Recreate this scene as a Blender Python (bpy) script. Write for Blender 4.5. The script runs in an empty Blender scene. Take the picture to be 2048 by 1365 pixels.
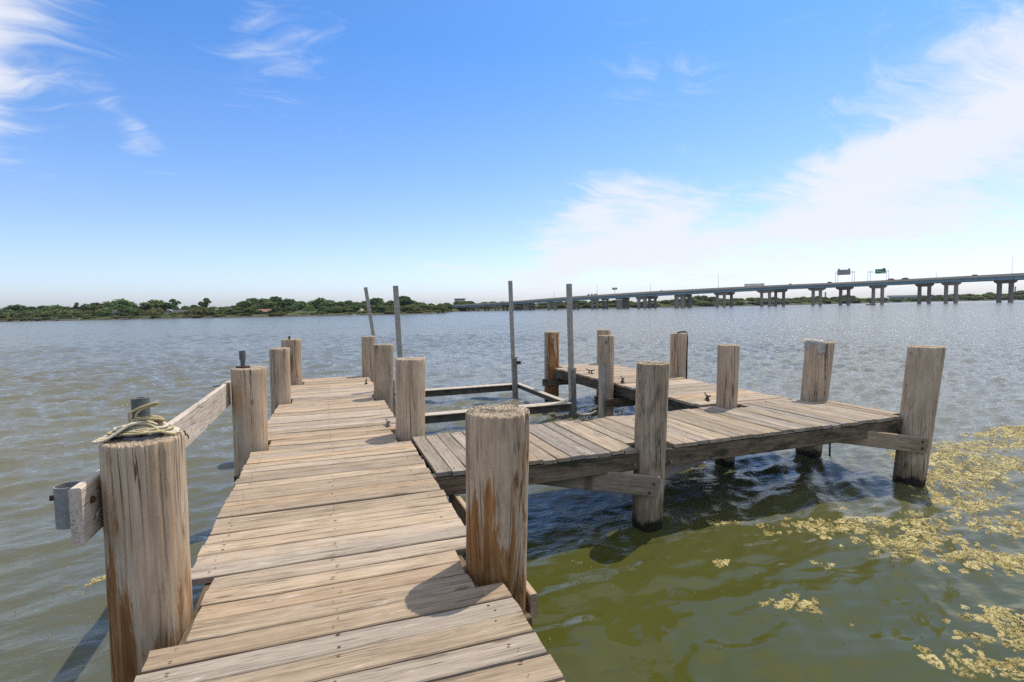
import bpy, bmesh, math, random
import numpy as np
from mathutils import Vector, Matrix

random.seed(7)
rng = np.random.default_rng(7)
scene = bpy.context.scene
COL = scene.collection

# ---------------------------------------------------------------- camera
cam_d = bpy.data.cameras.new("camera")
cam_d.sensor_width = 36.0
cam_d.lens = 36.0 * 1060.0 / 2048.0
cam_d.clip_start = 0.05
cam_d.clip_end = 6000.0
cam = bpy.data.objects.new("camera", cam_d)
COL.objects.link(cam)
CAM = Vector((0.0, 0.0, 2.32))
_dn = np.array([0.0185, 1.0, -((620 - 0.0185 * 374) - 682.5) / 1060.0])
_dn /= np.linalg.norm(_dn)
_up = -_dn
_y = np.array([(650 - 1024) / 1060.0, (620 - 682.5) / 1060.0, 1.0])
_y -= _up * (_y @ _up)
_y /= np.linalg.norm(_y)
_x = np.cross(_y, _up)
RW = np.array([_x, _y, _up])                       # rows: world axes seen from the lens
_r, _u, _b = RW @ [1, 0, 0], RW @ [0, -1, 0], RW @ [0, 0, -1]
cam.matrix_world = Matrix(((_r[0], _u[0], _b[0], CAM[0]), (_r[1], _u[1], _b[1], CAM[1]),
                           (_r[2], _u[2], _b[2], CAM[2]), (0, 0, 0, 1)))
scene.camera = cam

# ---------------------------------------------------------------- light and exposure
SUN_AZ, SUN_EL = 64.0, 64.0                        # degrees, clockwise from +Y
scene.view_settings.view_transform = 'Standard'
scene.view_settings.look = 'None'
scene.view_settings.gamma = 1.0
scene.view_settings.use_curve_mapping = False
scene.view_settings.exposure = 0.0
scene.render.engine = 'CYCLES'
scene.cycles.use_denoising = False
scene.cycles.max_bounces = 8
scene.cycles.volume_bounces = 0
scene.cycles.sample_clamp_indirect = 6.0
scene.cycles.sample_clamp_direct = 14.0

sun_d = bpy.data.lights.new("sun", 'SUN')
sun_d.energy = 4.2
sun_d.angle = math.radians(0.53)
sun_d.color = (1.0, 0.90, 0.76)
sun = bpy.data.objects.new("sun", sun_d)
COL.objects.link(sun)
_sd = Vector((math.sin(math.radians(SUN_AZ)) * math.cos(math.radians(SUN_EL)),
              math.cos(math.radians(SUN_AZ)) * math.cos(math.radians(SUN_EL)),
              math.sin(math.radians(SUN_EL))))
sun.rotation_euler = _sd.to_track_quat('Z', 'Y').to_euler()
sun.location = (8, 4, 20)


class NT:
    """tiny node-graph writer"""
    def __init__(s, tree):
        s.t = tree
        s.n = tree.nodes
        s.n.clear()

    def put(s, sock, v):
        if v is None:
            return
        if hasattr(v, 'is_output') or isinstance(v, bpy.types.NodeSocket):
            s.t.links.new(v, sock)
        else:
            if isinstance(v, (tuple, list)) and sock.type == 'RGBA' and len(v) == 3:
                v = (*v, 1.0)
            sock.default_value = v

    def node(s, kind, ins=None, **attrs):
        n = s.n.new(kind)
        for k, v in attrs.items():
            setattr(n, k, v)
        for k, v in (ins or {}).items():
            s.put(n.inputs[k], v)
        return n

    def m(s, op, a, b=None, c=None, clamp=False):
        n = s.node('ShaderNodeMath', operation=op, use_clamp=clamp)
        for i, v in enumerate((a, b, c)):
            s.put(n.inputs[i], v)
        return n.outputs[0]

    def vm(s, op, a, b=None, scale=None):
        n = s.node('ShaderNodeVectorMath', operation=op)
        s.put(n.inputs[0], a)
        if b is not None:
            s.put(n.inputs[1], b)
        if scale is not None:
            s.put(n.inputs['Scale'], scale)
        return n.outputs[0]

    def sep(s, v):
        n = s.node('ShaderNodeSeparateXYZ', {0: v})
        return n.outputs[0], n.outputs[1], n.outputs[2]

    def comb(s, x, y, z):
        return s.node('ShaderNodeCombineXYZ', {0: x, 1: y, 2: z}).outputs[0]

    def noise(s, v, scale=1.0, detail=4.0, rough=0.55, dist=0.0):
        n = s.node('ShaderNodeTexNoise', {'Vector': v, 'Scale': scale, 'Detail': detail, 'Roughness': rough, 'Distortion': dist})
        return n.outputs['Fac']

    def vor(s, v, scale=1.0, feature='F1', rnd=1.0):
        n = s.node('ShaderNodeTexVoronoi', {'Vector': v, 'Scale': scale, 'Randomness': rnd}, feature=feature)
        return n

    def ss(s, v, a, b, o0=0.0, o1=1.0):
        n = s.node('ShaderNodeMapRange', {0: v, 1: a, 2: b, 3: o0, 4: o1}, interpolation_type='SMOOTHSTEP')
        return n.outputs[0]

    def ramp(s, v, stops):
        n = s.node('ShaderNodeValToRGB', {0: v})
        e = n.color_ramp.elements
        while len(e) < len(stops):
            e.new(0.5)
        for i, (p, c) in enumerate(stops):
            e[i].position = p
            e[i].color = (*c, 1.0)
        return n.outputs[0]

    def mix(s, f, a, b, kind='MIX'):
        n = s.node('ShaderNodeMix', data_type='RGBA', blend_type=kind)
        s.put(n.inputs[0], f)
        s.put(n.inputs[6], a)
        s.put(n.inputs[7], b)
        return n.outputs[2]

    def bump(s, h, strength=0.5, dist=0.01):
        return s.node('ShaderNodeBump', {'Height': h, 'Strength': strength, 'Distance': dist}).outputs[0]

    def princ(s, color, rough=0.7, normal=None, spec=0.3, metal=0.0, ior=None, out=True):
        n = s.node('ShaderNodeBsdfPrincipled', {'Base Color': color, 'Roughness': rough, 'Specular IOR Level': spec, 'Metallic': metal})
        if normal is not None:
            s.put(n.inputs['Normal'], normal)
        if ior:
            n.inputs['IOR'].default_value = ior
        if out:
            o = s.node('ShaderNodeOutputMaterial')
            s.t.links.new(n.outputs[0], o.inputs[0])
        return n


# ---------------------------------------------------------------- sky
world = bpy.data.worlds.new("World")
scene.world = world
world.use_nodes = True
w = NT(world.node_tree)
sky = w.node('ShaderNodeTexSky', sky_type='NISHITA', sun_disc=False)
sky.sun_elevation = math.radians(SUN_EL)
sky.sun_rotation = math.radians(SUN_AZ)
sky.altitude = 50
sky.air_density = 1.0
sky.dust_density = 1.2
sky.ozone_density = 2.0
gen = w.node('ShaderNodeTexCoord').outputs['Generated']
gx, gy, gz = w.sep(gen)
az = w.m('MULTIPLY', w.m('ARCTAN2', gx, gy), 180 / math.pi)
el = w.m('MULTIPLY', w.m('ARCSINE', w.m('MINIMUM', w.m('MAXIMUM', gz, -1.0), 1.0)), 180 / math.pi)
# the saturated blue of this clear day, paling to the horizon
elp = w.m('MAXIMUM', el, 0.0)
tint = w.ramp(w.m('DIVIDE', elp, 60.0), [(0.0, (1.20, 1.31, 1.74)), (0.07, (1.06, 1.15, 1.48)), (0.14, (0.93, 1.04, 1.32)), (0.24, (0.74, 0.97, 1.28)),
                                         (0.42, (0.46, 0.85, 1.30)), (1.0, (0.50, 0.80, 1.12))])
sky_col = w.mix(1.0, sky.outputs[0], tint, 'MULTIPLY')
# thin cirrus: soft banks placed by direction, torn by stretched noise
planar = w.comb(w.m('DIVIDE', gx, w.m('ADD', w.m('MAXIMUM', gz, 0.0), 0.22)), w.m('DIVIDE', gy, w.m('ADD', w.m('MAXIMUM', gz, 0.0), 0.22)), 0.0)
warp = w.node('ShaderNodeTexNoise', {'Vector': planar, 'Scale': 1.6, 'Detail': 3.0})
wv = w.vm('SUBTRACT', warp.outputs['Color'], (0.5, 0.5, 0.5))
wx, wy, _ = w.sep(wv)
azw = w.m('MULTIPLY_ADD', wx, 16.0, az)
elw = w.m('MULTIPLY_ADD', wy, 10.0, el)


def blob(a0, e0, ra, re, ang, wt):
    c, s_ = math.cos(math.radians(ang)), math.sin(math.radians(ang))
    da, de = w.m('SUBTRACT', azw, a0), w.m('SUBTRACT', elw, e0)
    p = w.m('ADD', w.m('MULTIPLY', da, c / ra), w.m('MULTIPLY', de, s_ / ra))
    q = w.m('ADD', w.m('MULTIPLY', da, -s_ / re), w.m('MULTIPLY', de, c / re))
    r2 = w.m('ADD', w.m('MULTIPLY', p, p), w.m('MULTIPLY', q, q))
    return w.m('MULTIPLY', w.m('POWER', 2.718, w.m('MULTIPLY', r2, -1.0)), wt)


cov = None
for B in [(56, 12.0, 13, 4.6, 24, 1.15), (70, 17, 11, 5.5, 22, 0.9), (31.0, 9.2, 6.5, 3.8, 14, 1.22), (36, 6.2, 7, 3.2, 0, 0.75), (25, 4.2, 9, 2.2, 12, 0.8), (52, 6.2, 14, 3.0, 8, 0.50),
          (-26.0, 19.5, 7.5, 5, 60, 1.7), (-4, 23.5, 6, 4.5, 30, 0.58), (-15.4, 16.5, 1.6, 4.0, 25, 0.55), (42, 6.0, 24, 5.0, 8, 0.20), (12.3, 3.1, 3.2, 0.7, 4, 0.66), (36, 23, 7, 3, -20, 0.38),
          (105, 28, 26, 14, 10, 0.95), (-75, 28, 30, 16, -10, 0.85), (180, 30, 60, 20, 0, 0.85), (-180, 30, 60, 20, 0, 0.85)]:  # unseen banks beside and behind the view, added for neutral fill light
    b_ = blob(*B)
    cov = b_ if cov is None else w.m('ADD', cov, b_)
rotp = w.node('ShaderNodeMapping', {'Vector': w.vm('ADD', planar, w.vm('SCALE', wv, scale=0.55)), 'Rotation': (0, 0, math.radians(28)), 'Scale': (2.0, 5.0, 1.0)}).outputs[0]
cov = w.m('ADD', cov, w.ss(el, 30.0, 44.0, 0.0, 0.95))               # veil of cloud above the view, added as neutral fill light
fib = w.noise(rotp, 2.4, 10.0, 0.66, 0.6)
soft = w.noise(planar, 1.7, 6.0, 0.5)
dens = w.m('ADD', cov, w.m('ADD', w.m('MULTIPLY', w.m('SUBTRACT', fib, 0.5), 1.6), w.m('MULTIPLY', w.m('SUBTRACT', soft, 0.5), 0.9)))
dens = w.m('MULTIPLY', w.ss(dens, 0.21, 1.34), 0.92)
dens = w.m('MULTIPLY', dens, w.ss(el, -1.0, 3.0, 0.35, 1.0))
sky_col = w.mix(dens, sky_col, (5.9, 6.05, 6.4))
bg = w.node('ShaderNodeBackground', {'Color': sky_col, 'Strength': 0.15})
wo = w.node('ShaderNodeOutputWorld')
w.t.links.new(bg.outputs[0], wo.inputs[0])

# ================================================================ helpers
def tag(o, label=None, cat=None, group=None, kind=None):
    if label: o['label'] = label
    if cat: o['category'] = cat
    if group: o['group'] = group
    if kind: o['kind'] = kind
    return o


def empty(name, loc=(0, 0, 0), **t):
    o = bpy.data.objects.new(name, None)
    o.empty_display_size = 0.1
    COL.objects.link(o)
    o.location = loc
    return tag(o, **t)


def link(name, me, parent=None, loc=None, rot=None):
    o = bpy.data.objects.new(name, me)
    COL.objects.link(o)
    if parent: o.parent = parent
    if loc is not None: o.location = loc
    if rot is not None: o.rotation_euler = rot
    return o


def mesh_from(name, verts, faces, mats, smooth=False, midx=None):
    me = bpy.data.meshes.new(name)
    me.from_pydata([tuple(v) for v in verts], [], faces)
    for m_ in (mats if isinstance(mats, (list, tuple)) else [mats]):
        me.materials.append(m_)
    if midx is not None:
        me.polygons.foreach_set('material_index', midx)
    if smooth:
        me.polygons.foreach_set('use_smooth', [True] * len(me.polygons))
    me.update()
    return me


class MB:
    """collects shapes, ends up as one mesh"""
    def __init__(s):
        s.v, s.f = [], []

    def add(s, vs, fs):
        o = len(s.v)
        s.v += [tuple(v) for v in vs]
        s.f += [tuple(i + o for i in f) for f in fs]

    def box(s, x0, x1, y0, y1, z0, z1, M=None):
        vs = [Vector((x, y, z)) for x in (x0, x1) for y in (y0, y1) for z in (z0, z1)]
        if M is not None: vs = [M @ v for v in vs]
        s.add(vs, [(0, 1, 3, 2), (4, 6, 7, 5), (0, 4, 5, 1), (2, 3, 7, 6), (0, 2, 6, 4), (1, 5, 7, 3)])

    def tube(s, pts, r, n=8, caps=True):
        pts = [Vector(p) for p in pts]
        rs = r if isinstance(r, (list, tuple)) else [r] * len(pts)
        rings = []
        ref = Vector((0, 0, 1))
        prev = None
        for i, p in enumerate(pts):
            d = (pts[min(i + 1, len(pts) - 1)] - pts[max(i - 1, 0)]).normalized()
            if prev is None:
                a = d.cross(ref if abs(d.z) < 0.9 else Vector((1, 0, 0))).normalized()
            else:
                a = (prev - d * prev.dot(d)).normalized()
            prev = a
            b = d.cross(a)
            rings.append([p + (a * math.cos(t) + b * math.sin(t)) * rs[i] for t in [2 * math.pi * k / n for k in range(n)]])
        vs = [v for rg in rings for v in rg]
        fs = []
        for i in range(len(pts) - 1):
            for k in range(n):
                k2 = (k + 1) % n
                fs.append((i * n + k, i * n + k2, (i + 1) * n + k2, (i + 1) * n + k))
        if caps:
            fs.append(tuple(range(n))[::-1])
            fs.append(tuple((len(pts) - 1) * n + k for k in range(n)))
        s.add(vs, fs)

    def mesh(s, name, mat, smooth=False):
        return mesh_from(name, s.v, s.f, mat, smooth)

    def obj(s, name, mat, parent=None, smooth=False):
        return link(name, s.mesh(name, mat, smooth), parent)


def smooth_path(pts, sub=6):
    P = [Vector(p) for p in pts]
    out = []
    for i in range(len(P) - 1):
        p0, p1, p2, p3 = P[max(i - 1, 0)], P[i], P[i + 1], P[min(i + 2, len(P) - 1)]
        for k in range(sub):
            t = k / sub
            out.append(0.5 * ((2 * p1) + (p2 - p0) * t + (2 * p0 - 5 * p1 + 4 * p2 - p3) * t * t + (3 * p1 - p0 - 3 * p2 + p3) * t ** 3))
    out.append(P[-1])
    return out


def board_mesh(name, p0, p1, width, thick, mat, segs=4, up=(0, 0, 1), wob=0.003):
    """a sawn board from p0 to p1; local X runs along it, origin at its middle; returns (mesh, matrix)"""
    p0, p1 = Vector(p0), Vector(p1)
    d = p1 - p0
    L = d.length
    x = d.normalized()
    z = (Vector(up) - x * x.dot(Vector(up))).normalized()
    y = z.cross(x)
    c = min(0.006, thick * 0.2)
    prof = [(-thick / 2 + c, -width / 2), (thick / 2 - c, -width / 2), (thick / 2, -width / 2 + c), (thick / 2, width / 2 - c),
            (thick / 2 - c, width / 2), (-thick / 2 + c, width / 2), (-thick / 2, width / 2 - c), (-thick / 2, -width / 2 + c)]
    vs, fs = [], []
    n = len(prof)
    for i in range(segs + 1):
        t = i / segs
        oy, oz = random.uniform(-wob, wob), random.uniform(-wob, wob)
        ex = random.uniform(-0.004, 0.004) if i in (0, segs) else 0
        for (a, b) in prof:
            vs.append((-L / 2 + L * t + ex, a + oy, b + oz))
    for i in range(segs):
        for k in range(n):
            k2 = (k + 1) % n
            fs.append((i * n + k, (i + 1) * n + k, (i + 1) * n + k2, i * n + k2))
    fs.append(tuple(range(n)))
    fs.append(tuple(segs * n + k for k in reversed(range(n))))
    me = mesh_from(name, vs, fs, mat)
    M = Matrix(((x.x, y.x, z.x, 0), (x.y, y.y, z.y, 0), (x.z, y.z, z.z, 0), (0, 0, 0, 1)))
    M.translation = (p0 + p1) / 2
    return me, M


def board(name, p0, p1, width, thick, mat, parent=None, **k):
    me, M = board_mesh(name, p0, p1, width, thick, mat, **k)
    o = link(name, me, parent)
    if parent is not None:
        o.matrix_world = M
        o.matrix_parent_inverse = Matrix.Identity(4)
        o.matrix_basis = parent_inv(parent) @ M
    else:
        o.matrix_world = M
    return o


def parent_inv(p):
    return Matrix.Translation(p.location).inverted()


# ================================================================ materials
def new_mat(name):
    m_ = bpy.data.materials.new(name)
    m_.use_nodes = True
    return m_, NT(m_.node_tree)


def wood_material(name, light, mid, dark, moss=0.0, pale=0.5, wet_below=None):
    m_, t = new_mat(name)
    tc = t.node('ShaderNodeTexCoord').outputs['Object']
    oi = t.node('ShaderNodeObjectInfo')
    rnd = oi.outputs['Random']
    off = t.vm('SCALE', t.comb(1.0, 0.37, 0.61), scale=t.m('MULTIPLY', rnd, 57.0))
    p = t.vm('ADD', tc, off)
    g1 = t.noise(t.vm('MULTIPLY', p, (1.3, 42.0, 42.0)), 1.0, 5.0, 0.6, 0.7)         # long grain
    g2 = t.noise(t.vm('MULTIPLY', p, (7.0, 170.0, 170.0)), 1.0, 4.0, 0.75, 0.3)        # fine fibres
    patch = t.noise(t.vm('MULTIPLY', p, (1.6, 7.0, 7.0)), 1.0, 4.0, 0.6, 0.6)         # weathered patches
    f = t.m('ADD', t.m('MULTIPLY', g1, 0.48), t.m('ADD', t.m('MULTIPLY', g2, 0.40), t.m('MULTIPLY', patch, 0.27)))
    colr = t.ramp(f, [(0.36, dark), (0.52, mid), (0.70, light)])
    tone = t.ss(rnd, 0.0, 1.0, 0.82, 1.13)
    colr = t.mix(1.0, colr, t.comb(tone, tone, tone), 'MULTIPLY')
    warm = t.ss(t.m('FRACT', t.m('MULTIPLY', rnd, 7.31)), 0.45, 1.0, 0.0, 0.55)
    colr = t.mix(warm, colr, t.mix(1.0, colr, (1.10, 0.98, 0.84), 'MULTIPLY'))
    # old dirt and water stains
    st = t.ss(t.noise(t.vm('MULTIPLY', p, (2.2, 5.0, 5.0)), 1.0, 6.0, 0.68, 0.8), 0.50, 0.68)
    colr = t.mix(t.m('MULTIPLY', st, 0.5), colr, t.mix(1.0, colr, (0.60, 0.58, 0.56), 'MULTIPLY'))
    # bleached scuffs
    sc = t.ss(t.noise(t.vm('MULTIPLY', p, (3.5, 18.0, 18.0)), 1.0, 7.0, 0.74), 0.575, 0.72)
    colr = t.mix(t.m('MULTIPLY', sc, pale), colr, (0.60, 0.54, 0.47))
    grey = t.ss(t.m('FRACT', t.m('MULTIPLY', rnd, 13.7)), 0.4, 1.0, 0.0, 0.5)
    lum = t.node('ShaderNodeRGBToBW', {0: colr}).outputs[0]
    colr = t.mix(grey, colr, t.vm('MULTIPLY', t.comb(lum, lum, lum), (1.04, 0.98, 0.90)))
    # knots
    kv = t.vor(t.vm('MULTIPLY', p, (2.0, 9.0, 0.01)), 1.0)
    kn = t.ss(kv.outputs['Distance'], 0.05, 0.13, 1.0, 0.0)
    keep = t.m('GREATER_THAN', t.sep(kv.outputs['Color'])[0], 0.55)
    kn = t.m('MULTIPLY', kn, keep)
    colr = t.mix(t.m('MULTIPLY', kn, 0.75), colr, (0.12, 0.072, 0.04))
    # checks (long thin cracks)
    cw = t.noise(t.vm('MULTIPLY', p, (1.0, 55.0, 55.0)), 1.0, 2.0, 0.5, 0.2)
    ck = t.ss(t.m('ABSOLUTE', t.m('SUBTRACT', cw, 0.5)), 0.0, 0.022, 1.0, 0.0)
    ckm = t.ss(t.noise(t.vm('MULTIPLY', p, (2.2, 9.0, 9.0)), 1.0, 3.0), 0.44, 0.60)
    fl = t.ss(t.m('ABSOLUTE', t.m('SUBTRACT', t.noise(t.vm('MULTIPLY', p, (2.2, 120.0, 120.0)), 1.0, 2.0, 0.5, 0.15), 0.5)), 0.0, 0.03, 1.0, 0.0)
    colr = t.mix(t.m('MULTIPLY', fl, 0.38), colr, (0.10, 0.075, 0.055))
    ck = t.m('MULTIPLY', ck, ckm)
    colr = t.mix(t.m('MULTIPLY', ck, 0.8), colr, (0.05, 0.035, 0.025))
    if moss > 0:
        mz = t.ss(t.noise(t.vm('MULTIPLY', p, (3.0, 9.0, 9.0)), 1.0, 5.0, 0.65), 0.46, 0.66)
        colr = t.mix(t.m('MULTIPLY', mz, moss), colr, (0.028, 0.030, 0.018))
    h = t.m('ADD', t.m('MULTIPLY', g1, 0.6), t.m('ADD', t.m('MULTIPLY', g2, 0.4), t.m('MULTIPLY', ck, -0.9)))
    t.princ(colr, t.ss(g2, 0.2, 0.8, 0.62, 0.85), t.bump(h, 0.55, 0.006), 0.22)
    return m_


M_plank = wood_material('plank_wood', (0.51, 0.405, 0.288), (0.345, 0.264, 0.180), (0.14, 0.105, 0.074), pale=0.8)
M_plank2 = wood_material('cross_plank_wood', (0.44, 0.36, 0.26), (0.29, 0.23, 0.16), (0.12, 0.094, 0.066), pale=0.45)
M_beam = wood_material('beam_wood', (0.24, 0.18, 0.115), (0.11, 0.082, 0.053), (0.032, 0.025, 0.018), moss=0.9, pale=0.08)
M_brace = wood_material('brace_wood', (0.44, 0.35, 0.26), (0.31, 0.235, 0.17), (0.14, 0.105, 0.075), moss=0.25, pale=0.3)
M_rail = wood_material('rail_wood', (0.56, 0.49, 0.41), (0.44, 0.37, 0.295), (0.24, 0.19, 0.145), pale=0.5)


def pile_material():
    m_, t = new_mat('pile_wood')
    tc = t.node('ShaderNodeTexCoord').outputs['Object']
    oi = t.node('ShaderNodeObjectInfo')
    rnd = oi.outputs['Random']
    cr, cg, cb = t.sep(oi.outputs['Color'])              # orange amount, darkness, moss
    off = t.vm('SCALE', t.comb(0.7, 0.41, 1.0), scale=t.m('MULTIPLY', rnd, 31.0))
    p = t.vm('ADD', tc, off)
    z = t.sep(tc)[2]
    g1 = t.noise(t.vm('MULTIPLY', p, (28.0, 28.0, 2.2)), 1.0, 5.0, 0.62, 0.4)
    g2 = t.noise(t.vm('MULTIPLY', p, (120.0, 120.0, 7.0)), 1.0, 4.0, 0.7, 0.2)
    patch = t.noise(t.vm('MULTIPLY', p, (5.5, 5.5, 1.6)), 1.0, 5.0, 0.6, 0.5)
    f = t.m('ADD', t.m('MULTIPLY', g1, 0.45), t.m('ADD', t.m('MULTIPLY', g2, 0.3), t.m('MULTIPLY', patch, 0.4)))
    colr = t.ramp(f, [(0.38, (0.29, 0.205, 0.13)), (0.54, (0.47, 0.355, 0.24)), (0.72, (0.63, 0.50, 0.355))])
    br = t.ss(t.noise(t.vm('MULTIPLY', p, (12.0, 12.0, 0.8)), 1.0, 4.0, 0.6), 0.46, 0.66)
    colr = t.mix(t.m('MULTIPLY', br, 0.40), colr, t.mix(1.0, colr, (0.74, 0.60, 0.46), 'MULTIPLY'))
    # bare orange heartwood where the grey skin has come off
    o1 = t.noise(t.vm('MULTIPLY', p, (9.0, 9.0, 1.3)), 1.0, 6.0, 0.62, 0.8)
    zf = t.ss(z, 0.55, 1.75, 0.07, -0.10)
    om = t.ss(t.m('ADD', t.m('ADD', o1, zf), t.m('MULTIPLY', t.m('SUBTRACT', cr, 0.5), 0.34)), 0.545, 0.635)
    oc = t.ramp(g1, [(0.3, (0.14, 0.056, 0.019)), (0.55, (0.32, 0.15, 0.05)), (0.75, (0.45, 0.25, 0.11))])
    colr = t.mix(t.m('MULTIPLY', om, t.ss(cr, 0.02, 0.4)), colr, oc)
    # vertical checks
    cv = t.vor(t.vm('MULTIPLY', t.vm('ADD', p, t.vm('SCALE', t.comb(g1, g2, 0.0), scale=0.012)), (21.0, 21.0, 0.22)), 1.0, 'DISTANCE_TO_EDGE')
    ckm = t.ss(t.noise(t.vm('MULTIPLY', p, (7.0, 7.0, 1.0)), 1.0, 3.0), 0.42, 0.60)
    ck = t.m('MULTIPLY', t.ss(cv.outputs['Distance'], 0.006, 0.034, 1.0, 0.0), ckm)
    colr = t.mix(t.m('MULTIPLY', ck, 0.85), colr, (0.035, 0.024, 0.017))
    kv = t.vor(t.vm('MULTIPLY', p, (5.0, 5.0, 2.4)), 1.0)
    kn = t.m('MULTIPLY', t.ss(kv.outputs['Distance'], 0.06, 0.15, 1.0, 0.0), t.m('GREATER_THAN', t.sep(kv.outputs['Color'])[0], 0.70))
    colr = t.mix(t.m('MULTIPLY', kn, 0.7), colr, (0.09, 0.055, 0.03))
    # pale scratches
    sc = t.ss(t.noise(t.vm('MULTIPLY', p, (60.0, 60.0, 14.0)), 1.0, 5.0, 0.75), 0.64, 0.72)
    colr = t.mix(t.m('MULTIPLY', sc, 0.4), colr, (0.58, 0.51, 0.43))
    # moss and black wet foot
    ms = t.m('MULTIPLY', t.ss(t.noise(t.vm('MULTIPLY', p, (16.0, 16.0, 5.0)), 1.0, 5.0, 0.65), 0.45, 0.66), cb)
    colr = t.mix(t.m('MULTIPLY', ms, 0.75), colr, (0.055, 0.058, 0.03))
    dk = t.ss(cg, 0.0, 1.0, 1.0, 0.45)
    colr = t.mix(1.0, colr, t.comb(dk, dk, dk), 'MULTIPLY')
    wz = t.m('ADD', z, t.m('MULTIPLY', t.m('SUBTRACT', t.m('ADD', t.m('MULTIPLY', patch, 0.6), t.m('MULTIPLY', g2, 0.4)), 0.5), 0.42))
    grn = t.ss(wz, 0.12, 0.42, 0.55, 0.0)
    colr = t.mix(grn, colr, (0.10, 0.085, 0.045))
    wet = t.ss(wz, 0.10, 0.15, 0.96, 0.0)
    colr = t.mix(wet, colr, (0.012, 0.011, 0.008))
    h = t.m('ADD', t.m('MULTIPLY', g1, 0.7), t.m('ADD', t.m('MULTIPLY', g2, 0.35), t.m('MULTIPLY', ck, -1.2)))
    rough = t.m('SUBTRACT', 0.8, t.m('MULTIPLY', wet, 0.45))
    t.princ(colr, rough, t.bump(h, 0.7, 0.008), 0.22)
    return m_


def pile_top_material():
    m_, t = new_mat('pile_end_grain')
    tc = t.node('ShaderNodeTexCoord').outputs['Object']
    oi = t.node('ShaderNodeObjectInfo')
    cr, cg, cb = t.sep(oi.outputs['Color'])
    x, y, z = t.sep(tc)
    wob = t.noise(tc, 9.0, 4.0, 0.6)
    r = t.m('SQRT', t.m('ADD', t.m('MULTIPLY', x, x), t.m('MULTIPLY', y, y)))
    ring = t.m('SINE', t.m('ADD', t.m('MULTIPLY', r, 330.0), t.m('MULTIPLY', wob, 14.0)))
    n = t.noise(tc, 60.0, 5.0, 0.7)
    f = t.m('ADD', t.m('MULTIPLY', ring, 0.13), n)
    colr = t.ramp(f, [(0.28, (0.16, 0.115, 0.075)), (0.5, (0.42, 0.34, 0.245)), (0.75, (0.62, 0.54, 0.43))])
    ms = t.m('MULTIPLY', t.ss(t.noise(tc, 11.0, 5.0, 0.65), 0.44, 0.60), t.m('ADD', t.m('MULTIPLY', cb, 0.8), 0.15))
    colr = t.mix(ms, colr, (0.11, 0.09, 0.04))
    h = t.m('ADD', t.m('MULTIPLY', ring, 0.3), t.m('MULTIPLY', n, 1.4))
    t.princ(colr, 0.85, t.bump(h, 0.9, 0.008), 0.15)
    return m_


M_pile, M_top = pile_material(), pile_top_material()


def simple(name, c0, c1, scale=20.0, rough=0.5, metal=0.0, spec=0.4, bump=0.3, bdist=0.003, rnd=0.0):
    m_, t = new_mat(name)
    tc = t.node('ShaderNodeTexCoord').outputs['Object']
    n = t.noise(tc, scale, 5.0, 0.65)
    colr = t.ramp(n, [(0.32, c0), (0.68, c1)])
    if rnd:
        k = t.ss(t.node('ShaderNodeObjectInfo').outputs['Random'], 0, 1, 1 - rnd, 1 + rnd)
        colr = t.mix(1.0, colr, t.comb(k, k, k), 'MULTIPLY')
    t.princ(colr, rough, t.bump(n, bump, bdist), spec, metal)
    return m_


M_galv = simple('galvanised_steel', (0.19, 0.19, 0.185), (0.33, 0.325, 0.31), 30, 0.55, 0.2)
M_alu = simple('weathered_aluminium', (0.26, 0.24, 0.195), (0.40, 0.37, 0.305), 14, 0.6, 0.0)
M_aludark = simple('stained_aluminium', (0.12, 0.115, 0.10), (0.30, 0.28, 0.24), 14, 0.65, 0.0)
M_frame = simple('lift_beam', (0.34, 0.29, 0.23), (0.54, 0.475, 0.385), 10, 0.7, 0.0)
M_framedark = simple('lift_beam_web', (0.045, 0.04, 0.036), (0.13, 0.115, 0.10), 8, 0.7, 0.0)
M_pvc = simple('grey_plastic_pipe', (0.085, 0.09, 0.085), (0.14, 0.145, 0.135), 40, 0.6)
M_rust = simple('rusty_iron', (0.035, 0.018, 0.012), (0.13, 0.055, 0.028), 60, 0.85, 0.0)
M_cleat = simple('corroded_cleat_metal', (0.13, 0.11, 0.09), (0.30, 0.28, 0.25), 50, 0.55, 0.5)
M_cleatd = simple('rusted_cleat_metal', (0.05, 0.033, 0.025), (0.16, 0.10, 0.07), 60, 0.75, 0.2)
M_rope = simple('yellow_rope', (0.32, 0.255, 0.12), (0.56, 0.475, 0.28), 160, 0.85, bump=0.8)
M_rope2 = simple('bleached_rope', (0.50, 0.43, 0.32), (0.74, 0.68, 0.56), 160, 0.85, bump=0.8)
M_rag = simple('grey_cloth', (0.27, 0.24, 0.20), (0.52, 0.48, 0.42), 18, 0.9, bump=0.6)
M_strap = simple('dark_strap', (0.03, 0.026, 0.022), (0.075, 0.06, 0.05), 50, 0.8)
M_bumper = simple('bumper_strip_plastic', (0.22, 0.21, 0.18), (0.38, 0.37, 0.32), 10, 0.6)
M_nail = simple('nail_rust', (0.05, 0.022, 0.013), (0.16, 0.065, 0.035), 90, 0.85)

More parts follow.
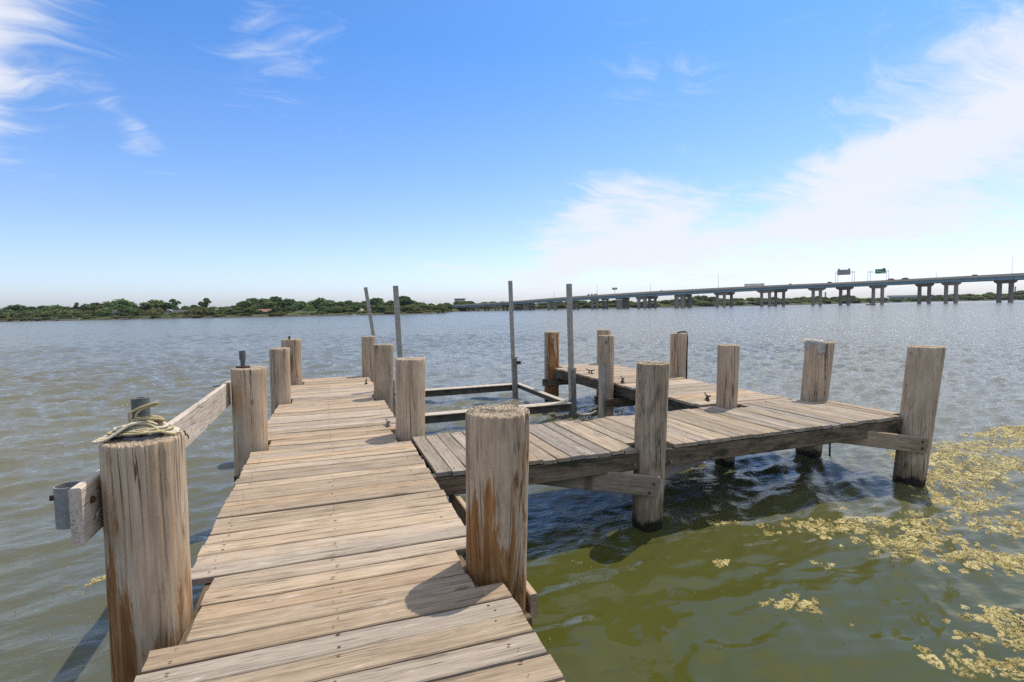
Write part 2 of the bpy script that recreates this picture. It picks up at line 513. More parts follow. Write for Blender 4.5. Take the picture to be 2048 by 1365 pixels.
# ================================================================ water
NW = 130
_lam = np.exp(rng.uniform(np.log(0.13), np.log(2.6), NW))
_dir = np.radians(rng.normal(-66.0, 30.0, NW))                        # heading of travel, towards the lower left
_k = 2 * np.pi / _lam
_amp = 0.0046 * _lam ** 0.90 * np.exp(rng.normal(0, 0.3, NW)) * np.where(_lam > 1.4, 0.36, 1.0) * np.where(_lam > 0.9, 0.8, 1.0) * np.where((_lam > 0.35) & (_lam < 1.1), 1.5, 1.0)
_ph = rng.uniform(0, 2 * np.pi, NW)
_kx, _ky = _k * np.cos(_dir), _k * np.sin(_dir)
RIPPLES = [(3.02, 4.5, 0.0), (6.85, 4.42, 1.0), (0.9, 2.9, 2.0), (5.25, 5.9, 0.5)]


def wave_h(x, y, cell):
    x = np.asarray(x, np.float32)
    y = np.asarray(y, np.float32)
    cell = np.asarray(cell, np.float32)
    h = np.zeros_like(x)
    px, py = x + 0.25 * np.sin(0.35 * y + 1.0), y + 0.25 * np.sin(0.31 * x)
    r = np.hypot(x, y)
    lee = np.clip((r - 3.2) / 9.0, 0.0, 1.0)
    calm = 0.32 + 0.68 * lee
    calm = np.where(x > 0.9, calm * (0.85 + 0.15 * np.clip((y - 4.5) / 4.0 + np.clip((x - 8) / 8, 0, 1), 0, 1)), calm * 1.15)
    gust = 0.8 + 0.35 * np.sin(0.21 * x + 0.5 * np.sin(0.13 * y)) * np.sin(0.17 * y + 1.3)
    for i in range(NW):
        wgt = np.clip((_lam[i] / cell - 1.8) / 1.2, 0.0, 1.0)
        c = np.sin(_kx[i] * px + _ky[i] * py + _ph[i])
        h += (_amp[i] * wgt) * (c + 0.35 * c * c)
    h *= calm * gust
    for (rx, ry, ph) in RIPPLES:                                        # rings slapping off the pilings
        d = np.hypot(x - rx, y - ry)
        wgt = np.clip((0.30 / cell - 2.0) / 2.0, 0, 1)
        h += 0.0055 * wgt * np.exp(-d / 1.6) * np.sin(2 * np.pi * d / 0.30 + ph)
    return h


def water_material():
    m_, t = new_mat('lake_water')
    pos = t.node('ShaderNodeNewGeometry').outputs['Position']
    x, y, z = t.sep(pos)
    r = t.m('SQRT', t.m('ADD', t.m('MULTIPLY', x, x), t.m('MULTIPLY', y, y)))
    flat = t.comb(x, y, 0.0)
    murk = t.noise(flat, 0.35, 4.0, 0.6)
    colr = t.mix(murk, (0.046, 0.053, 0.008), (0.067, 0.069, 0.015))
    colr = t.mix(t.ss(t.m('ADD', x, t.m('MULTIPLY', murk, 1.5)), 1.6, -0.2), colr, (0.080, 0.084, 0.052))
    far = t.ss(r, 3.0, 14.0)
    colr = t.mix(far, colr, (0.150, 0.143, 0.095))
    sp = t.node('ShaderNodeMapping', {'Vector': flat, 'Rotation': (0, 0, math.radians(-25)), 'Scale': (1.0, 2.0, 1.0)}).outputs[0]
    n1 = t.noise(sp, 4.0, 5.0, 0.62, 0.4)
    n2 = t.noise(sp, 1.3, 3.0, 0.5, 0.3)
    calm = t.m('MAXIMUM', t.ss(r, 3.0, 13.0, 0.10, 1.0), t.ss(t.m('ADD', y, t.m('MULTIPLY', murk, 1.0)), 3.4, 5.2, 0.08, 0.55))
    hgt = t.m('ADD', t.m('MULTIPLY', n1, t.ss(r, 4, 25, 0.035, 0.075)), t.m('MULTIPLY', n2, t.ss(r, 20, 90, 0.03, 0.13)))
    nb = t.node('ShaderNodeBump', {'Height': hgt, 'Strength': calm, 'Distance': 1.0}).outputs[0]
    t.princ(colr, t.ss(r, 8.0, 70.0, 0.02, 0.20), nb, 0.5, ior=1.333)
    return m_


def build_water():
    view = math.atan2(RW[0][2], RW[1][2])                              # heading of the lens, clockwise from +Y
    a_in = np.linspace(-math.radians(53), math.radians(53), 1080)
    a_out = np.linspace(math.radians(54), 2 * math.pi - math.radians(54), 120)[1:-1]
    ang = np.concatenate([a_in, a_out]) + view
    rad = np.concatenate([[0.02], np.geomspace(0.55, 180.0, 860), np.geomspace(184, 700, 40)])
    A, Rr = np.meshgrid(ang, rad)
    cell = np.broadcast_to(np.maximum(np.gradient(rad), rad * 0.0020)[:, None], A.shape)
    X, Y = Rr * np.sin(A), Rr * np.cos(A)
    Z = wave_h(X, Y, cell)
    nr, na = A.shape
    co = np.stack([X, Y, Z], -1).reshape(-1, 3).astype(np.float32)
    i = np.arange(nr - 1)[:, None] * na
    j = np.arange(na)[None, :]
    j2 = (j + 1) % na
    quads = np.stack([i + j, i + j2, i + na + j2, i + na + j], -1).reshape(-1, 4)[:, ::-1].astype(np.int32)
    me = bpy.data.meshes.new('water')
    me.vertices.add(len(co))
    me.vertices.foreach_set('co', co.ravel())
    me.loops.add(quads.size)
    me.loops.foreach_set('vertex_index', quads.ravel())
    me.polygons.add(len(quads))
    me.polygons.foreach_set('loop_start', np.arange(0, quads.size, 4, dtype=np.int32))
    me.polygons.foreach_set('loop_total', np.full(len(quads), 4, np.int32))
    me.polygons.foreach_set('use_smooth', np.ones(len(quads), bool))
    me.materials.append(water_material())
    me.update(calc_edges=True)
    me.validate()
    return tag(link('water', me), kind='structure')


build_water()

# ================================================================ far shore
def at(px, depth, z=0.0):
    """a place on the far shore: bearing (as counted along the horizon of the picture) and distance along the view"""
    q = np.array([(px - 1024.0) / 1060.0 * depth, 0.0, depth])
    X, Y = RW[0] @ np.array([q[0], 0, depth]), RW[1] @ np.array([q[0], 0, depth])
    return Vector((X, Y, z))


def hz(px):
    return 620.0 - 0.0185 * (px - 650.0)


def height(px, y, depth):
    return 2.32 + (hz(px) - y) * depth / 1060.0


SHORE = [(-900, 230), (-300, 212), (0, 205), (300, 203), (600, 203), (760, 205), (880, 212), (905, 290), (960, 318), (1060, 318), (1200, 305), (1350, 302), (1500, 315),
         (1650, 335), (1800, 385), (1950, 400), (2100, 390), (2400, 380), (3200, 400)]


def shore_depth(px):
    return float(np.interp(px, [s[0] for s in SHORE], [s[1] for s in SHORE]))


def grass_mat():
    m_, t = new_mat('shore_grass')
    tc = t.node('ShaderNodeNewGeometry').outputs['Position']
    z = t.sep(tc)[2]
    n = t.noise(tc, 0.12, 5.0, 0.6)
    colr = t.ramp(n, [(0.35, (0.035, 0.055, 0.018)), (0.5, (0.06, 0.082, 0.027)), (0.66, (0.10, 0.11, 0.042))])
    rock = t.ss(z, 0.25, 0.6, 1.0, 0.0)
    colr = t.mix(rock, colr, t.ramp(t.noise(tc, 1.5, 4.0), [(0.35, (0.04, 0.04, 0.028)), (0.65, (0.14, 0.125, 0.10))]))
    t.princ(colr, 0.9, t.bump(n, 0.5, 0.2), 0.1)
    return m_


vs, fs = [], []
pxs = np.arange(-400, 2501, 25)
for px in pxs:
    d0 = shore_depth(px)
    bank = 0.5 + 0.5 * math.sin(px * 0.013) * math.sin(px * 0.031 + 1)
    wig = 1.2 * math.sin(px * 0.05) + 0.8 * math.sin(px * 0.13)
    for (dd, zz) in [(-0.6, -0.5), (0.0, 0.35), (3.0, 0.55 + 0.5 * bank), (9, 0.8 + 0.9 * bank), (30, 1.6 + bank), (120, 2.2), (240, 2.4)]:
        vs.append(at(px, d0 + wig + dd, zz))
n7 = 7
for i in range(len(pxs) - 1):
    for k in range(n7 - 1):
        fs.append((i * n7 + k, (i + 1) * n7 + k, (i + 1) * n7 + k + 1, i * n7 + k + 1))
tag(link('shore', mesh_from('shore', vs, fs, grass_mat(), True)), kind='structure')


def foliage_mat(name, c0, c1, c2):
    m_, t = new_mat(name)
    g = t.node('ShaderNodeNewGeometry')
    rp = g.outputs['Random Per Island']
    rnd = t.node('ShaderNodeObjectInfo').outputs['Random']
    tc = t.node('ShaderNodeTexCoord').outputs['Object']
    n = t.noise(tc, 0.6, 2.0)
    colr = t.ramp(t.m('ADD', t.m('MULTIPLY', rp, 0.6), t.m('MULTIPLY', n, 0.4)), [(0.2, c0), (0.5, c1), (0.85, c2)])
    k = t.ss(rnd, 0, 1, 0.75, 1.25)
    colr = t.mix(1.0, colr, t.comb(t.m('MULTIPLY', k, t.ss(t.m('FRACT', t.m('MULTIPLY', rnd, 5.7)), 0, 1, 0.85, 1.2)), k, k), 'MULTIPLY')
    bs = t.princ(colr, 0.75, None, 0.2, out=False)
    tr = t.node('ShaderNodeBsdfTranslucent', {'Color': colr})
    mx = t.node('ShaderNodeMixShader', {0: 0.25, 1: bs.outputs[0], 2: tr.outputs[0]})
    o = t.node('ShaderNodeOutputMaterial')
    t.t.links.new(mx.outputs[0], o.inputs[0])
    return m_


M_leaf = foliage_mat('tree_leaves', (0.07, 0.105, 0.034), (0.125, 0.175, 0.056), (0.19, 0.24, 0.085))
M_leaf2 = foliage_mat('olive_leaves', (0.085, 0.105, 0.035), (0.15, 0.17, 0.055), (0.22, 0.225, 0.08))
M_bark = simple('bark', (0.05, 0.04, 0.03), (0.12, 0.10, 0.075), 3, 0.9)


def crown_mesh(name, lobes, n, size, mat, r):
    vs, fs = [], []
    vol = np.array([l[3] ** 2 * l[4] for l in lobes])
    cnt = (vol / vol.sum() * n).astype(int)
    for (cx, cy, cz, ra, rz), c in zip(lobes, cnt):
        for _ in range(c):
            d = r.normal(size=3)
            d /= np.linalg.norm(d)
            if d[2] < -0.55: d[2] *= -0.5
            rr = r.uniform(0.72, 1.06) if r.random() < 0.85 else r.uniform(0.3, 0.8)
            c0 = np.array([cx + d[0] * ra * rr, cy + d[1] * ra * rr, cz + d[2] * rz * rr])
            nrm = d + r.normal(size=3) * 0.7
            nrm /= np.linalg.norm(nrm)
            a = np.cross(nrm, r.normal(size=3)); a /= np.linalg.norm(a)
            b = np.cross(nrm, a)
            s = size * r.uniform(0.6, 1.35)
            o = len(vs)
            bend = nrm * s * 0.25
            vs += [c0 - a * s - b * s * .6 - bend, c0 + a * s * .2 - b * s, c0 + a * s + b * s * .3 - bend, c0 - a * s * .1 + b * s + bend * .5]
            fs.append((o, o + 1, o + 2, o + 3))
    return mesh_from(name, vs, fs, mat)


def trunk_mesh(name, h, r0, limbs, r):
    mb = MB()
    mb.tube([(0, 0, -0.3), (0.03 * h, 0, h * 0.35), (0.0, 0.02 * h, h * 0.7)], [r0, r0 * 0.75, r0 * 0.35], 7)
    for _ in range(limbs):
        a = r.uniform(0, 2 * math.pi)
        z0 = h * r.uniform(0.3, 0.5)
        L = h * r.uniform(0.22, 0.36)
        mb.tube([(0.02 * h, 0, z0), (math.cos(a) * L * .5, math.sin(a) * L * .5, z0 + L * .55), (math.cos(a) * L, math.sin(a) * L, z0 + L * 0.95)], [r0 * .45, r0 * .3, r0 * .12], 5)
    return mb.mesh(name, M_bark, True)


KINDS = []                                          # unit trees, 1 m tall before scaling (crown width about 0.9)
for kind in range(9):
    r = np.random.default_rng(100 + kind)
    H = 10.0
    lobes = []
    if kind < 5:                                    # broad oaks
        nl = [7, 9, 8, 10, 6][kind]
        for i in range(nl):
            a = 2 * math.pi * i / nl + r.uniform(-.4, .4)
            q = r.uniform(0.5, 3.0)
            lobes.append((math.cos(a) * q, math.sin(a) * q, r.uniform(3.2, 7.4) - q * 0.3, r.uniform(1.6, 2.6), r.uniform(1.3, 2.2)))
        lobes.append((0, 0, 7.6, 2.0, 1.9))
        for i in range(4):
            a = r.uniform(0, 6.28)
            lobes.append((math.cos(a) * 2.2, math.sin(a) * 2.2, r.uniform(1.8, 3.4), 1.7, 1.6))
        mat = M_leaf
    elif kind < 7:                                  # taller open trees, sky showing through
        for i in range(8):
            a = r.uniform(0, 6.28)
            q = r.uniform(0.3, 2.6)
            lobes.append((math.cos(a) * q, math.sin(a) * q, r.uniform(3.0, 8.8), r.uniform(0.9, 1.6), r.uniform(0.8, 1.3)))
        lobes.append((0.3, 0, 8.6, 1.2, 1.2))
        mat = M_leaf
    else:                                           # low olive bushes
        for i in range(6):
            a = r.uniform(0, 6.28)
            q = r.uniform(0.8, 3.4)
            lobes.append((math.cos(a) * q, math.sin(a) * q, r.uniform(3.0, 6.5), r.uniform(1.8, 2.8), r.uniform(2.0, 3.4)))
        mat = M_leaf2
    KINDS.append((crown_mesh('crown', lobes, 2600 if kind < 5 else 1400, 0.40, mat, r), trunk_mesh('trunk', H, 0.30, 5, r)))


def tree(px, top, depth, kind, width=None, name='tree', label=None, group=None, base=None, cat='tree'):
    """width in picture points; top is the height of the crown's tip over the horizon line of the picture"""
    z0 = 1.0 if base is None else base
    h = max(height(px, top, depth) - z0, 1.2)
    wd = (width * depth / 1060.0) if width else h * 0.95
    o = empty(name, at(px, depth, z0), label=label, cat=cat, group=group)
    sx = wd / 8.6
    o.rotation_euler = (0, 0, random.uniform(0, 6.28))
    o.scale = (sx, sx, h / 9.7)
    cm, tm = KINDS[kind]
    link('trunk', tm, o)
    link('crown', cm, o)
    return o


GL = 'trees along the wooded left shore'
GR = 'trees on the hazy far bank beyond the bridge'
special = {
    (158, 607): 'slim tree rising over the left shore woods beside a wide crown',
    (245, 599): 'tall broad tree, highest of the left shore woods, behind a grey gabled house',
    (350, 600): 'open airy tree with sky through its crown beside the dark roofed house',
    (416, 598): 'lone tall narrow tree standing above the low green gap on the left shore',
    (510, 597): 'first tall rounded tree of the long dense wood on the left shore',
    (755, 597): 'dark broad tree seen between the two leaning lift poles on the left',
    (810, 593): 'tallest tree of the point, just right of the lift pole at left',
}
LM_LEFT = [(75, 'the flat grey boathouse'), (113, 'the tan boathouse'), (150, 'the long pale shore dock'), (195, 'the gap beside the long dock'), (238, 'the small grey gabled house'), (288, 'the short lawn'),
           (338, 'the narrow white gabled house'), (365, 'the long dark roofed house'), (416, 'the lone tall tree'), (437, 'the white walled house'), (466, 'the tan gabled house'), (500, 'the start of the long wood'),
           (535, 'the reddish roofed house'), (566, 'the small tan gabled house'), (600, 'the low dark house'), (640, 'the last pale dock'), (685, 'the brown roofed house'), (727, 'the tan hip roofed house'),
           (795, 'the second lift pole'), (851, 'the tiny shore hut')]
LM_FAR = [(922, 'the pale rooftop block'), (975, 'the low end of the bridge'), (1020, 'the back lift pole'), (1070, 'the white house between columns'), (1138, 'the front right lift pole'), (1190, 'the car carrier'), (1230, 'the single green sign'),
          (1301, 'the middle lamp mast'), (1365, 'a pair of thick bridge columns'), (1436, 'the lamp mast by the lorry'), (1508, 'the long white lorry'), (1579, 'the small dark car'), (1649, 'the slim grey chimney'),
          (1687, 'the grey gantry sign'), (1726, 'the small white block'), (1757, 'the green gantry sign'), (1803, 'the large white warehouse'), (1868, 'the short lamp mast'), (1945, 'the low dark car'), (2015, 'the tallest lamp mast'), (2048, 'the end of the bridge')]


def near(px, marks, below=False):
    m_, ph = min(marks, key=lambda q: abs(q[0] - px))
    d = px - m_
    if abs(d) < 5: return ('below ' if below else 'behind ') + ph
    return ('just ' if abs(d) < 14 else 'further ') + ('left of ' if d < 0 else 'right of ') + ph


back = [(-60, 616, 40), (-20, 612, 36), (8, 622, 30), (38, 610, 40), (68, 617, 26), (92, 612, 26), (115, 611, 34), (138, 614, 24), (158, 607, 14), (178, 609, 24), (197, 606, 24), (218, 604, 24),
        (245, 599, 40), (277, 617, 18), (294, 607, 28), (316, 600, 38), (350, 600, 26), (375, 613, 20), (392, 611, 22), (404, 613, 20), (416, 598, 24), (430, 614, 20), (446, 615, 18), (458, 614, 18), (472, 612, 20), (488, 605, 28), (510, 597, 34),
        (532, 598, 32), (555, 594, 34), (581, 598, 32), (606, 603, 26), (628, 602, 26), (645, 597, 30), (664, 601, 26), (684, 604, 24), (700, 602, 26), (716, 605, 22), (734, 603, 24), (755, 597, 36), (784, 602, 22),
        (810, 593, 34), (828, 602, 22), (847, 606, 20), (863, 608, 18)]
for (px, top, wd) in back:
    kd = 5 + (px % 2) if (px, top) in [(350, 600), (416, 598), (158, 607), (294, 607)] else random.randrange(5)
    tree(px, top - 1, shore_depth(px) + random.uniform(20, 34), kd, wd * 1.6, base=0.9, name='oak_tree' if kd < 5 else 'tall_tree',
         label=special.get((px, top), 'round left shore tree ' + near(px, LM_LEFT)), group=GL)
for i, px in enumerate(np.arange(-40, 890, 9.5)):                           # shorter trees in front, leaving gaps for lawns and houses
    px = px + random.uniform(-5, 5)
    if any(abs(px - g) < wdt for g, wdt in [(238, 6), (338, 6), (364, 12), (437, 11), (466, 8), (535, 14), (566, 6), (600, 9), (685, 7), (727, 11)]):
        continue
    s = 0.5 + 0.5 * math.sin(i * 2.1)
    kd = random.choice([0, 1, 2, 3, 7, 8])
    tree(px, hz(px) - 1 - 10 * s, shore_depth(px) + random.uniform(6, 17), kd, 24 + 10 * s, base=0.4, name='oak_tree' if kd < 5 else 'bushy_tree',
         label=('low green shore tree ' if kd < 5 else 'low olive bushy tree ') + near(px, LM_LEFT, True), group=GL)
for i in range(80):                                                         # shrubs at the waterline
    px = random.uniform(-30, 900)
    tree(px, hz(px) + random.uniform(3.2, 6.0), shore_depth(px) + random.uniform(1.5, 4), random.choice([7, 8]), random.uniform(12, 24), base=0.2, name='shrub',
         label='low green waterline shrub ' + near(px, LM_LEFT, True), group='shrubs at the foot of the left shore', cat='shrub')
# far bank behind the bridge: skyline read off the photograph
sky_x = [880, 900, 925, 945, 970, 1000, 1040, 1090, 1130, 1170, 1190, 1215, 1240, 1270, 1300, 1335, 1360, 1395, 1425, 1445, 1465, 1490, 1515, 1540, 1580, 1620, 1665, 1690, 1715, 1740, 1775, 1825, 1850, 1880, 1905, 1930, 1955, 1978, 2000, 2025, 2048, 2120, 2300]
sky_y = [611, 602, 601, 604, 605, 603, 603, 605, 602, 600, 599, 602, 599, 602, 602, 599, 597, 592, 593, 598, 596, 594, 596, 595, 595, 594, 592, 590, 595, 598, 599, 590, 590, 589, 589, 587, 588, 585, 588, 583, 580, 582, 584]
for i, px in enumerate(np.arange(884, 2110, 15)):
    px = px + random.uniform(-4, 4)
    top = float(np.interp(px, sky_x, sky_y)) + random.uniform(-1.2, 2.2)
    if 1720 < px < 1752 or 1782 < px < 1826:
        top += 3.5
    kd = random.choice([0, 1, 2, 3, 4])
    tree(px, top, shore_depth(px) + random.uniform(16, 28), kd, random.uniform(28, 42), base=0.7, name='oak_tree',
         label='grey green far bank tree ' + near(px, LM_FAR, True), group=GR)
for i, px in enumerate(np.arange(890, 2110, 28)):
    px = px + random.uniform(-7, 7)
    kd = random.choice([0, 2, 7, 8, 8])
    base_y = hz(px) + 2.32 * 1060 / shore_depth(px)
    tree(px, base_y - random.uniform(8, 12), shore_depth(px) + random.uniform(5, 10), kd, random.uniform(26, 40), base=0.3, name='oak_tree' if kd < 5 else 'bushy_tree',
         label='low far bank tree at the water ' + near(px, LM_FAR, True), group=GR)

# ---------------------------------------------------------------- houses and boathouses on the shore
def paint(name, c, rough=0.8):
    return simple(name, tuple(v * 0.85 for v in c), tuple(min(v * 1.1, 0.85) for v in c), 0.8, rough, bump=0.1)


W_white, W_tan, W_brown, W_grey = paint('white_siding', (0.62, 0.60, 0.56)), paint('tan_siding', (0.40, 0.33, 0.25)), paint('brown_siding', (0.16, 0.10, 0.07)), paint('grey_siding', (0.30, 0.29, 0.28))
R_grey, R_brown, R_red, R_dark, R_tan = paint('grey_shingles', (0.20, 0.20, 0.20)), paint('brown_shingles', (0.20, 0.14, 0.10)), paint('red_brown_shingles', (0.26, 0.13, 0.10)), paint('dark_shingles', (0.07, 0.065, 0.065)), paint('tan_shingles', (0.34, 0.27, 0.20))
M_glass = simple('window_glass', (0.02, 0.025, 0.03), (0.05, 0.06, 0.065), 2, 0.15)


def face_cam(o, px, turn=0.0):
    p = o.location
    o.rotation_euler = (0, 0, math.atan2(-p.x, p.y) + turn)                 # local -Y looks at the lake


def house(px, ybase, wpx, hpx, wall, roof, style, label, off=14.0, storeys=1, z=None, name='house', cat='house'):
    d = shore_depth(px) + off
    s = d / 1060.0
    W, H = wpx * s, hpx * s
    z0 = height(px, ybase, d) if z is None else z
    o = empty(name, at(px, d, z0), label=label, cat=cat)
    face_cam(o, px, random.uniform(-0.2, 0.2))
    D = max(W * 0.6, 3.0)
    wh = H * (0.55 if style != 'flat' else 0.8)
    b = MB(); b.box(-W / 2, W / 2, 0, D, -1.2, wh); b.obj('wall', wall, o)
    m2 = MB()
    e = 0.06 * W
    if style == 'gable':                                                     # gable end looks at the lake
        vs = [(-W / 2 - e, -e, wh - 0.1), (W / 2 + e, -e, wh - 0.1), (0, -e, H), (-W / 2 - e, D + e, wh - 0.1), (W / 2 + e, D + e, wh - 0.1), (0, D + e, H)]
        m2.add(vs, [(0, 2, 5, 3), (2, 1, 4, 5), (0, 3, 4, 1), (0, 1, 2), (3, 5, 4)])
    elif style == 'hip':
        vs = [(-W / 2 - e, -e, wh), (W / 2 + e, -e, wh), (W / 2 + e, D + e, wh), (-W / 2 - e, D + e, wh), (-W * .22, D / 2, H), (W * .22, D / 2, H)]
        m2.add(vs, [(0, 1, 5, 4), (2, 3, 4, 5), (1, 2, 5), (3, 0, 4), (0, 3, 2, 1)])
    elif style == 'side':
        vs = [(-W / 2 - e, -e, wh), (W / 2 + e, -e, wh), (W / 2 + e, D + e, wh), (-W / 2 - e, D + e, wh), (-W / 2 - e, D / 2, H), (W / 2 + e, D / 2, H)]
        m2.add(vs, [(0, 1, 5, 4), (2, 3, 4, 5), (1, 2, 5), (3, 0, 4), (0, 3, 2, 1)])
    else:
        m2.box(-W / 2 - e, W / 2 + e, -e, D + e, wh, H)
    m2.obj('roof', roof, o)
    nw = max(2, int(W / 1.3))
    for st in range(storeys):
        for i in range(nw):
            x = (i + 0.5) / nw * W - W / 2
            mb = MB(); ww = W / nw * 0.27; hh = wh / storeys
            mb.box(x - ww, x + ww, -0.06, 0.05, hh * (st + 0.3), hh * (st + 0.78))
            mb.obj('window', M_glass, o)
    return o


def boathouse(px, ybase, wpx, hpx, roof, label):
    d = shore_depth(px) - 2.2
    s = d / 1060.0
    W, H = wpx * s, hpx * s
    o = empty('boathouse', at(px, d, 0.0), label=label, cat='boathouse')
    face_cam(o, px)
    b = MB(); b.box(-W / 2, W / 2, -1.2, 1.6, H * 0.78, H); b.obj('roof', roof, o)
    for sx in (-1, 1):
        for y in (-1.0, 1.4):
            p_ = MB(); p_.box(sx * W * .45 - .07, sx * W * .45 + .07, y - .07, y + .07, -0.8, H * 0.78); p_.obj('post', W_brown, o)
    p_ = MB(); p_.box(-W / 2, W / 2, 0.4, 1.5, 0.35, 0.45); p_.obj('floor_deck', R_grey, o)
    return o


boathouse(75, 641, 14, 6.5, R_grey, 'flat roofed grey boathouse at the water, left one of two')
boathouse(113, 640, 13, 6.5, R_tan, 'flat roofed tan boathouse at the water beside the sandy bank')
house(238, 633, 13, 13, W_grey, R_grey, 'gable', 'small grey gabled house among trees below the tallest left shore tree')
house(338, 632, 10, 13, W_white, R_grey, 'gable', 'narrow white gabled house next to the dark roofed house', off=12)
house(365, 631, 26, 11, W_brown, R_dark, 'side', 'long dark roofed house under the open airy tree', off=16)
house(437, 629.5, 19, 11, W_white, R_tan, 'hip', 'white walled house with tan roof in the green gap')
house(466, 628, 17, 13, W_tan, R_tan, 'gable', 'tan gabled house at the left edge of the long wood')
house(535, 630.5, 25, 12, W_brown, R_red, 'side', 'long house with reddish roof and dark porch below the wood', off=11)
house(566, 628.5, 13, 9, W_tan, R_tan, 'gable', 'small tan gabled house right of the reddish roofed one', off=11)
house(600, 629.5, 23, 8, W_brown, R_dark, 'side', 'low dark house almost hidden in the shade of the wood', off=11)
house(685, 628.5, 13, 10, W_tan, R_brown, 'hip', 'brown roofed house left of the leaning lift pole', off=11)
house(727, 628.5, 20, 11, W_tan, R_tan, 'hip', 'tan hip roofed house just behind the leaning lift pole', off=11)
house(851, 626.5, 6, 9, W_white, R_grey, 'gable', 'tiny gazebo like hut with grey roof on the wooded point', off=8, name='hut', cat='hut')
house(922, 605.5, 20, 8, W_white, R_grey, 'flat', 'pale block with rooftop plant rising above the trees at the bridge end', off=40, storeys=2, name='apartment_block', cat='building')
house(1070, 618.5, 14, 8, W_white, R_grey, 'side', 'white house seen between the bridge columns near the lift poles', off=9)
house(1222, 618, 12, 7, W_tan, R_tan, 'hip', 'tan house under the bridge below the single green sign', off=9)
house(1505, 609.5, 22, 6, W_tan, R_grey, 'side', 'low tan house on the far bank under the white truck', off=10)
house(1726, 606, 13, 8, W_white, R_grey, 'flat', 'small white block on the far bank between two bridge columns', off=18, name='warehouse', cat='building')
house(1803, 606, 42, 15, W_white, W_white, 'flat', 'large white warehouse on the far bank left of a bridge pier', off=26, storeys=2, name='warehouse', cat='building')
for (px, y0, y1, lab) in [(1649, 598, 585, 'slim grey chimney rising over far trees behind the bridge'), (2026, 590, 574, 'dark chimney on the wooded hill at the far right')]:
    d = shore_depth(px) + 30
    o = empty('chimney', at(px, d, 1.5), label=lab, cat='chimney')
    zt = height(px, y1, d)
    mb = MB(); mb.tube([(0, 0, -1), (0, 0, zt - 1.9)], [0.55, 0.42], 10); mb.obj('shaft', W_grey, o)
    mb = MB(); mb.tube([(0, 0, zt - 1.9), (0, 0, zt - 1.5)], [0.55, 0.55], 10); mb.obj('rim', W_brown, o)


def dock(px, wpx, label):
    d = shore_depth(px) - 1.0
    W = wpx * d / 1060
    o = empty('boat_dock', at(px, d, 0), label=label, cat='dock')
    face_cam(o, px)
    mb = MB(); mb.box(-W / 2, W / 2, -.8, .6, .38, .5); mb.obj('deck', W_white, o)
    for x in np.linspace(-W / 2 + .1, W / 2 - .1, 5):
        mb = MB(); mb.box(x - .06, x + .06, -.86, -.74, -.8, .75); mb.obj('post', W_brown, o)


dock(150, 26, 'long pale dock lying along the left shore near the boathouses')
dock(252, 14, 'short pale dock below the grey gabled house')
dock(420, 12, 'short dock below the lone narrow tree')
dock(655, 16, 'pale dock under the last big trees of the left wood')


def motor_boat(px, depth, L, hullm, topm, label, canopy=True):
    o = empty('motor_boat', at(px, depth, 0.0), label=label, cat='boat')
    face_cam(o, px, 0.15)
    vs, fs = [], []
    prof = [(-.5, .42), (-.2, .46), (.15, .42), (.38, .24), (.5, .02)]
    for (x, y) in prof:
        vs += [(x * L, -y * L * .36, .42 + max(x, 0) * .25), (x * L, -y * L * .26, -.1), (x * L, y * L * .26, -.1), (x * L, y * L * .36, .42 + max(x, 0) * .25)]
    for i in range(4):
        for k in range(4):
            k2 = (k + 1) % 4
            fs.append((i * 4 + k, i * 4 + k2, i * 4 + 4 + k2, i * 4 + 4 + k))
    fs += [(0, 3, 2, 1), (16, 17, 18, 19)]
    link('hull', mesh_from('hull', vs, fs, hullm), o)
    mb = MB(); mb.box(-.15 * L, .12 * L, -.1 * L, .1 * L, .4, .8); mb.obj('console', topm, o)
    if canopy:
        mb = MB(); mb.box(-.32 * L, .2 * L, -.15 * L, .15 * L, 1.25, 1.33); mb.obj('canopy', topm, o)
        for x in (-.3, .18):
            for y in (-.13, .13):
                mb = MB(); mb.box(x * L - .03, x * L + .03, y * L - .03, y * L + .03, .4, 1.25); mb.obj('canopy_post', W_grey, o)


motor_boat(703, 186, 3.8, W_white, W_brown, 'small boat with a canopy off the left shore by the leaning lift pole')
motor_boat(1740, 226, 3.6, R_red, W_tan, 'low red brown boat beyond the bridge columns under the green gantry sign', False)
motor_boat(1545, 262, 2.6, W_white, W_white, 'white boat seen between two bridge columns below the truck')

# ================================================================ bridge
M_conc = paint('bridge_concrete', (0.44, 0.39, 0.31), 0.9)
M_pier = paint('pier_concrete', (0.31, 0.25, 0.21), 0.9)
M_blue = paint('blue_girder_paint', (0.15, 0.25, 0.31), 0.6)
M_green = simple('sign_green', (0.0, 0.16, 0.075), (0.01, 0.20, 0.09), 1.0, 0.5)
M_steel = simple('sign_steel', (0.16, 0.16, 0.16), (0.26, 0.26, 0.255), 1.0, 0.6, 0.3)
bx = [700, 800, 890, 1000, 1130, 1300, 1440, 1560, 1680, 1820, 1935, 2048, 2300, 2700]
top_y = [617, 614.5, 611.5, 605, 594.5, 583.5, 576, 570.5, 565.5, 558.5, 552.5, 546.5, 533, 514]
bot_y = [622, 620, 617, 610.5, 602.5, 593, 585.5, 579, 574.5, 568.5, 563.5, 559, 548, 532]


def bdepth(px):
    return float(np.interp(px, [700, 900, 1300, 2020, 2700], [330, 300, 262, 232, 222]))


def btop(px): return height(px, float(np.interp(px, bx, top_y)), bdepth(px))
def bbot(px): return height(px, float(np.interp(px, bx, bot_y)), bdepth(px))


bridge = empty('highway_bridge', at(1500, bdepth(1500), 0), label='long blue steel girder highway bridge on concrete columns over the lake', cat='bridge')
BI = Matrix.Translation(bridge.location).inverted()


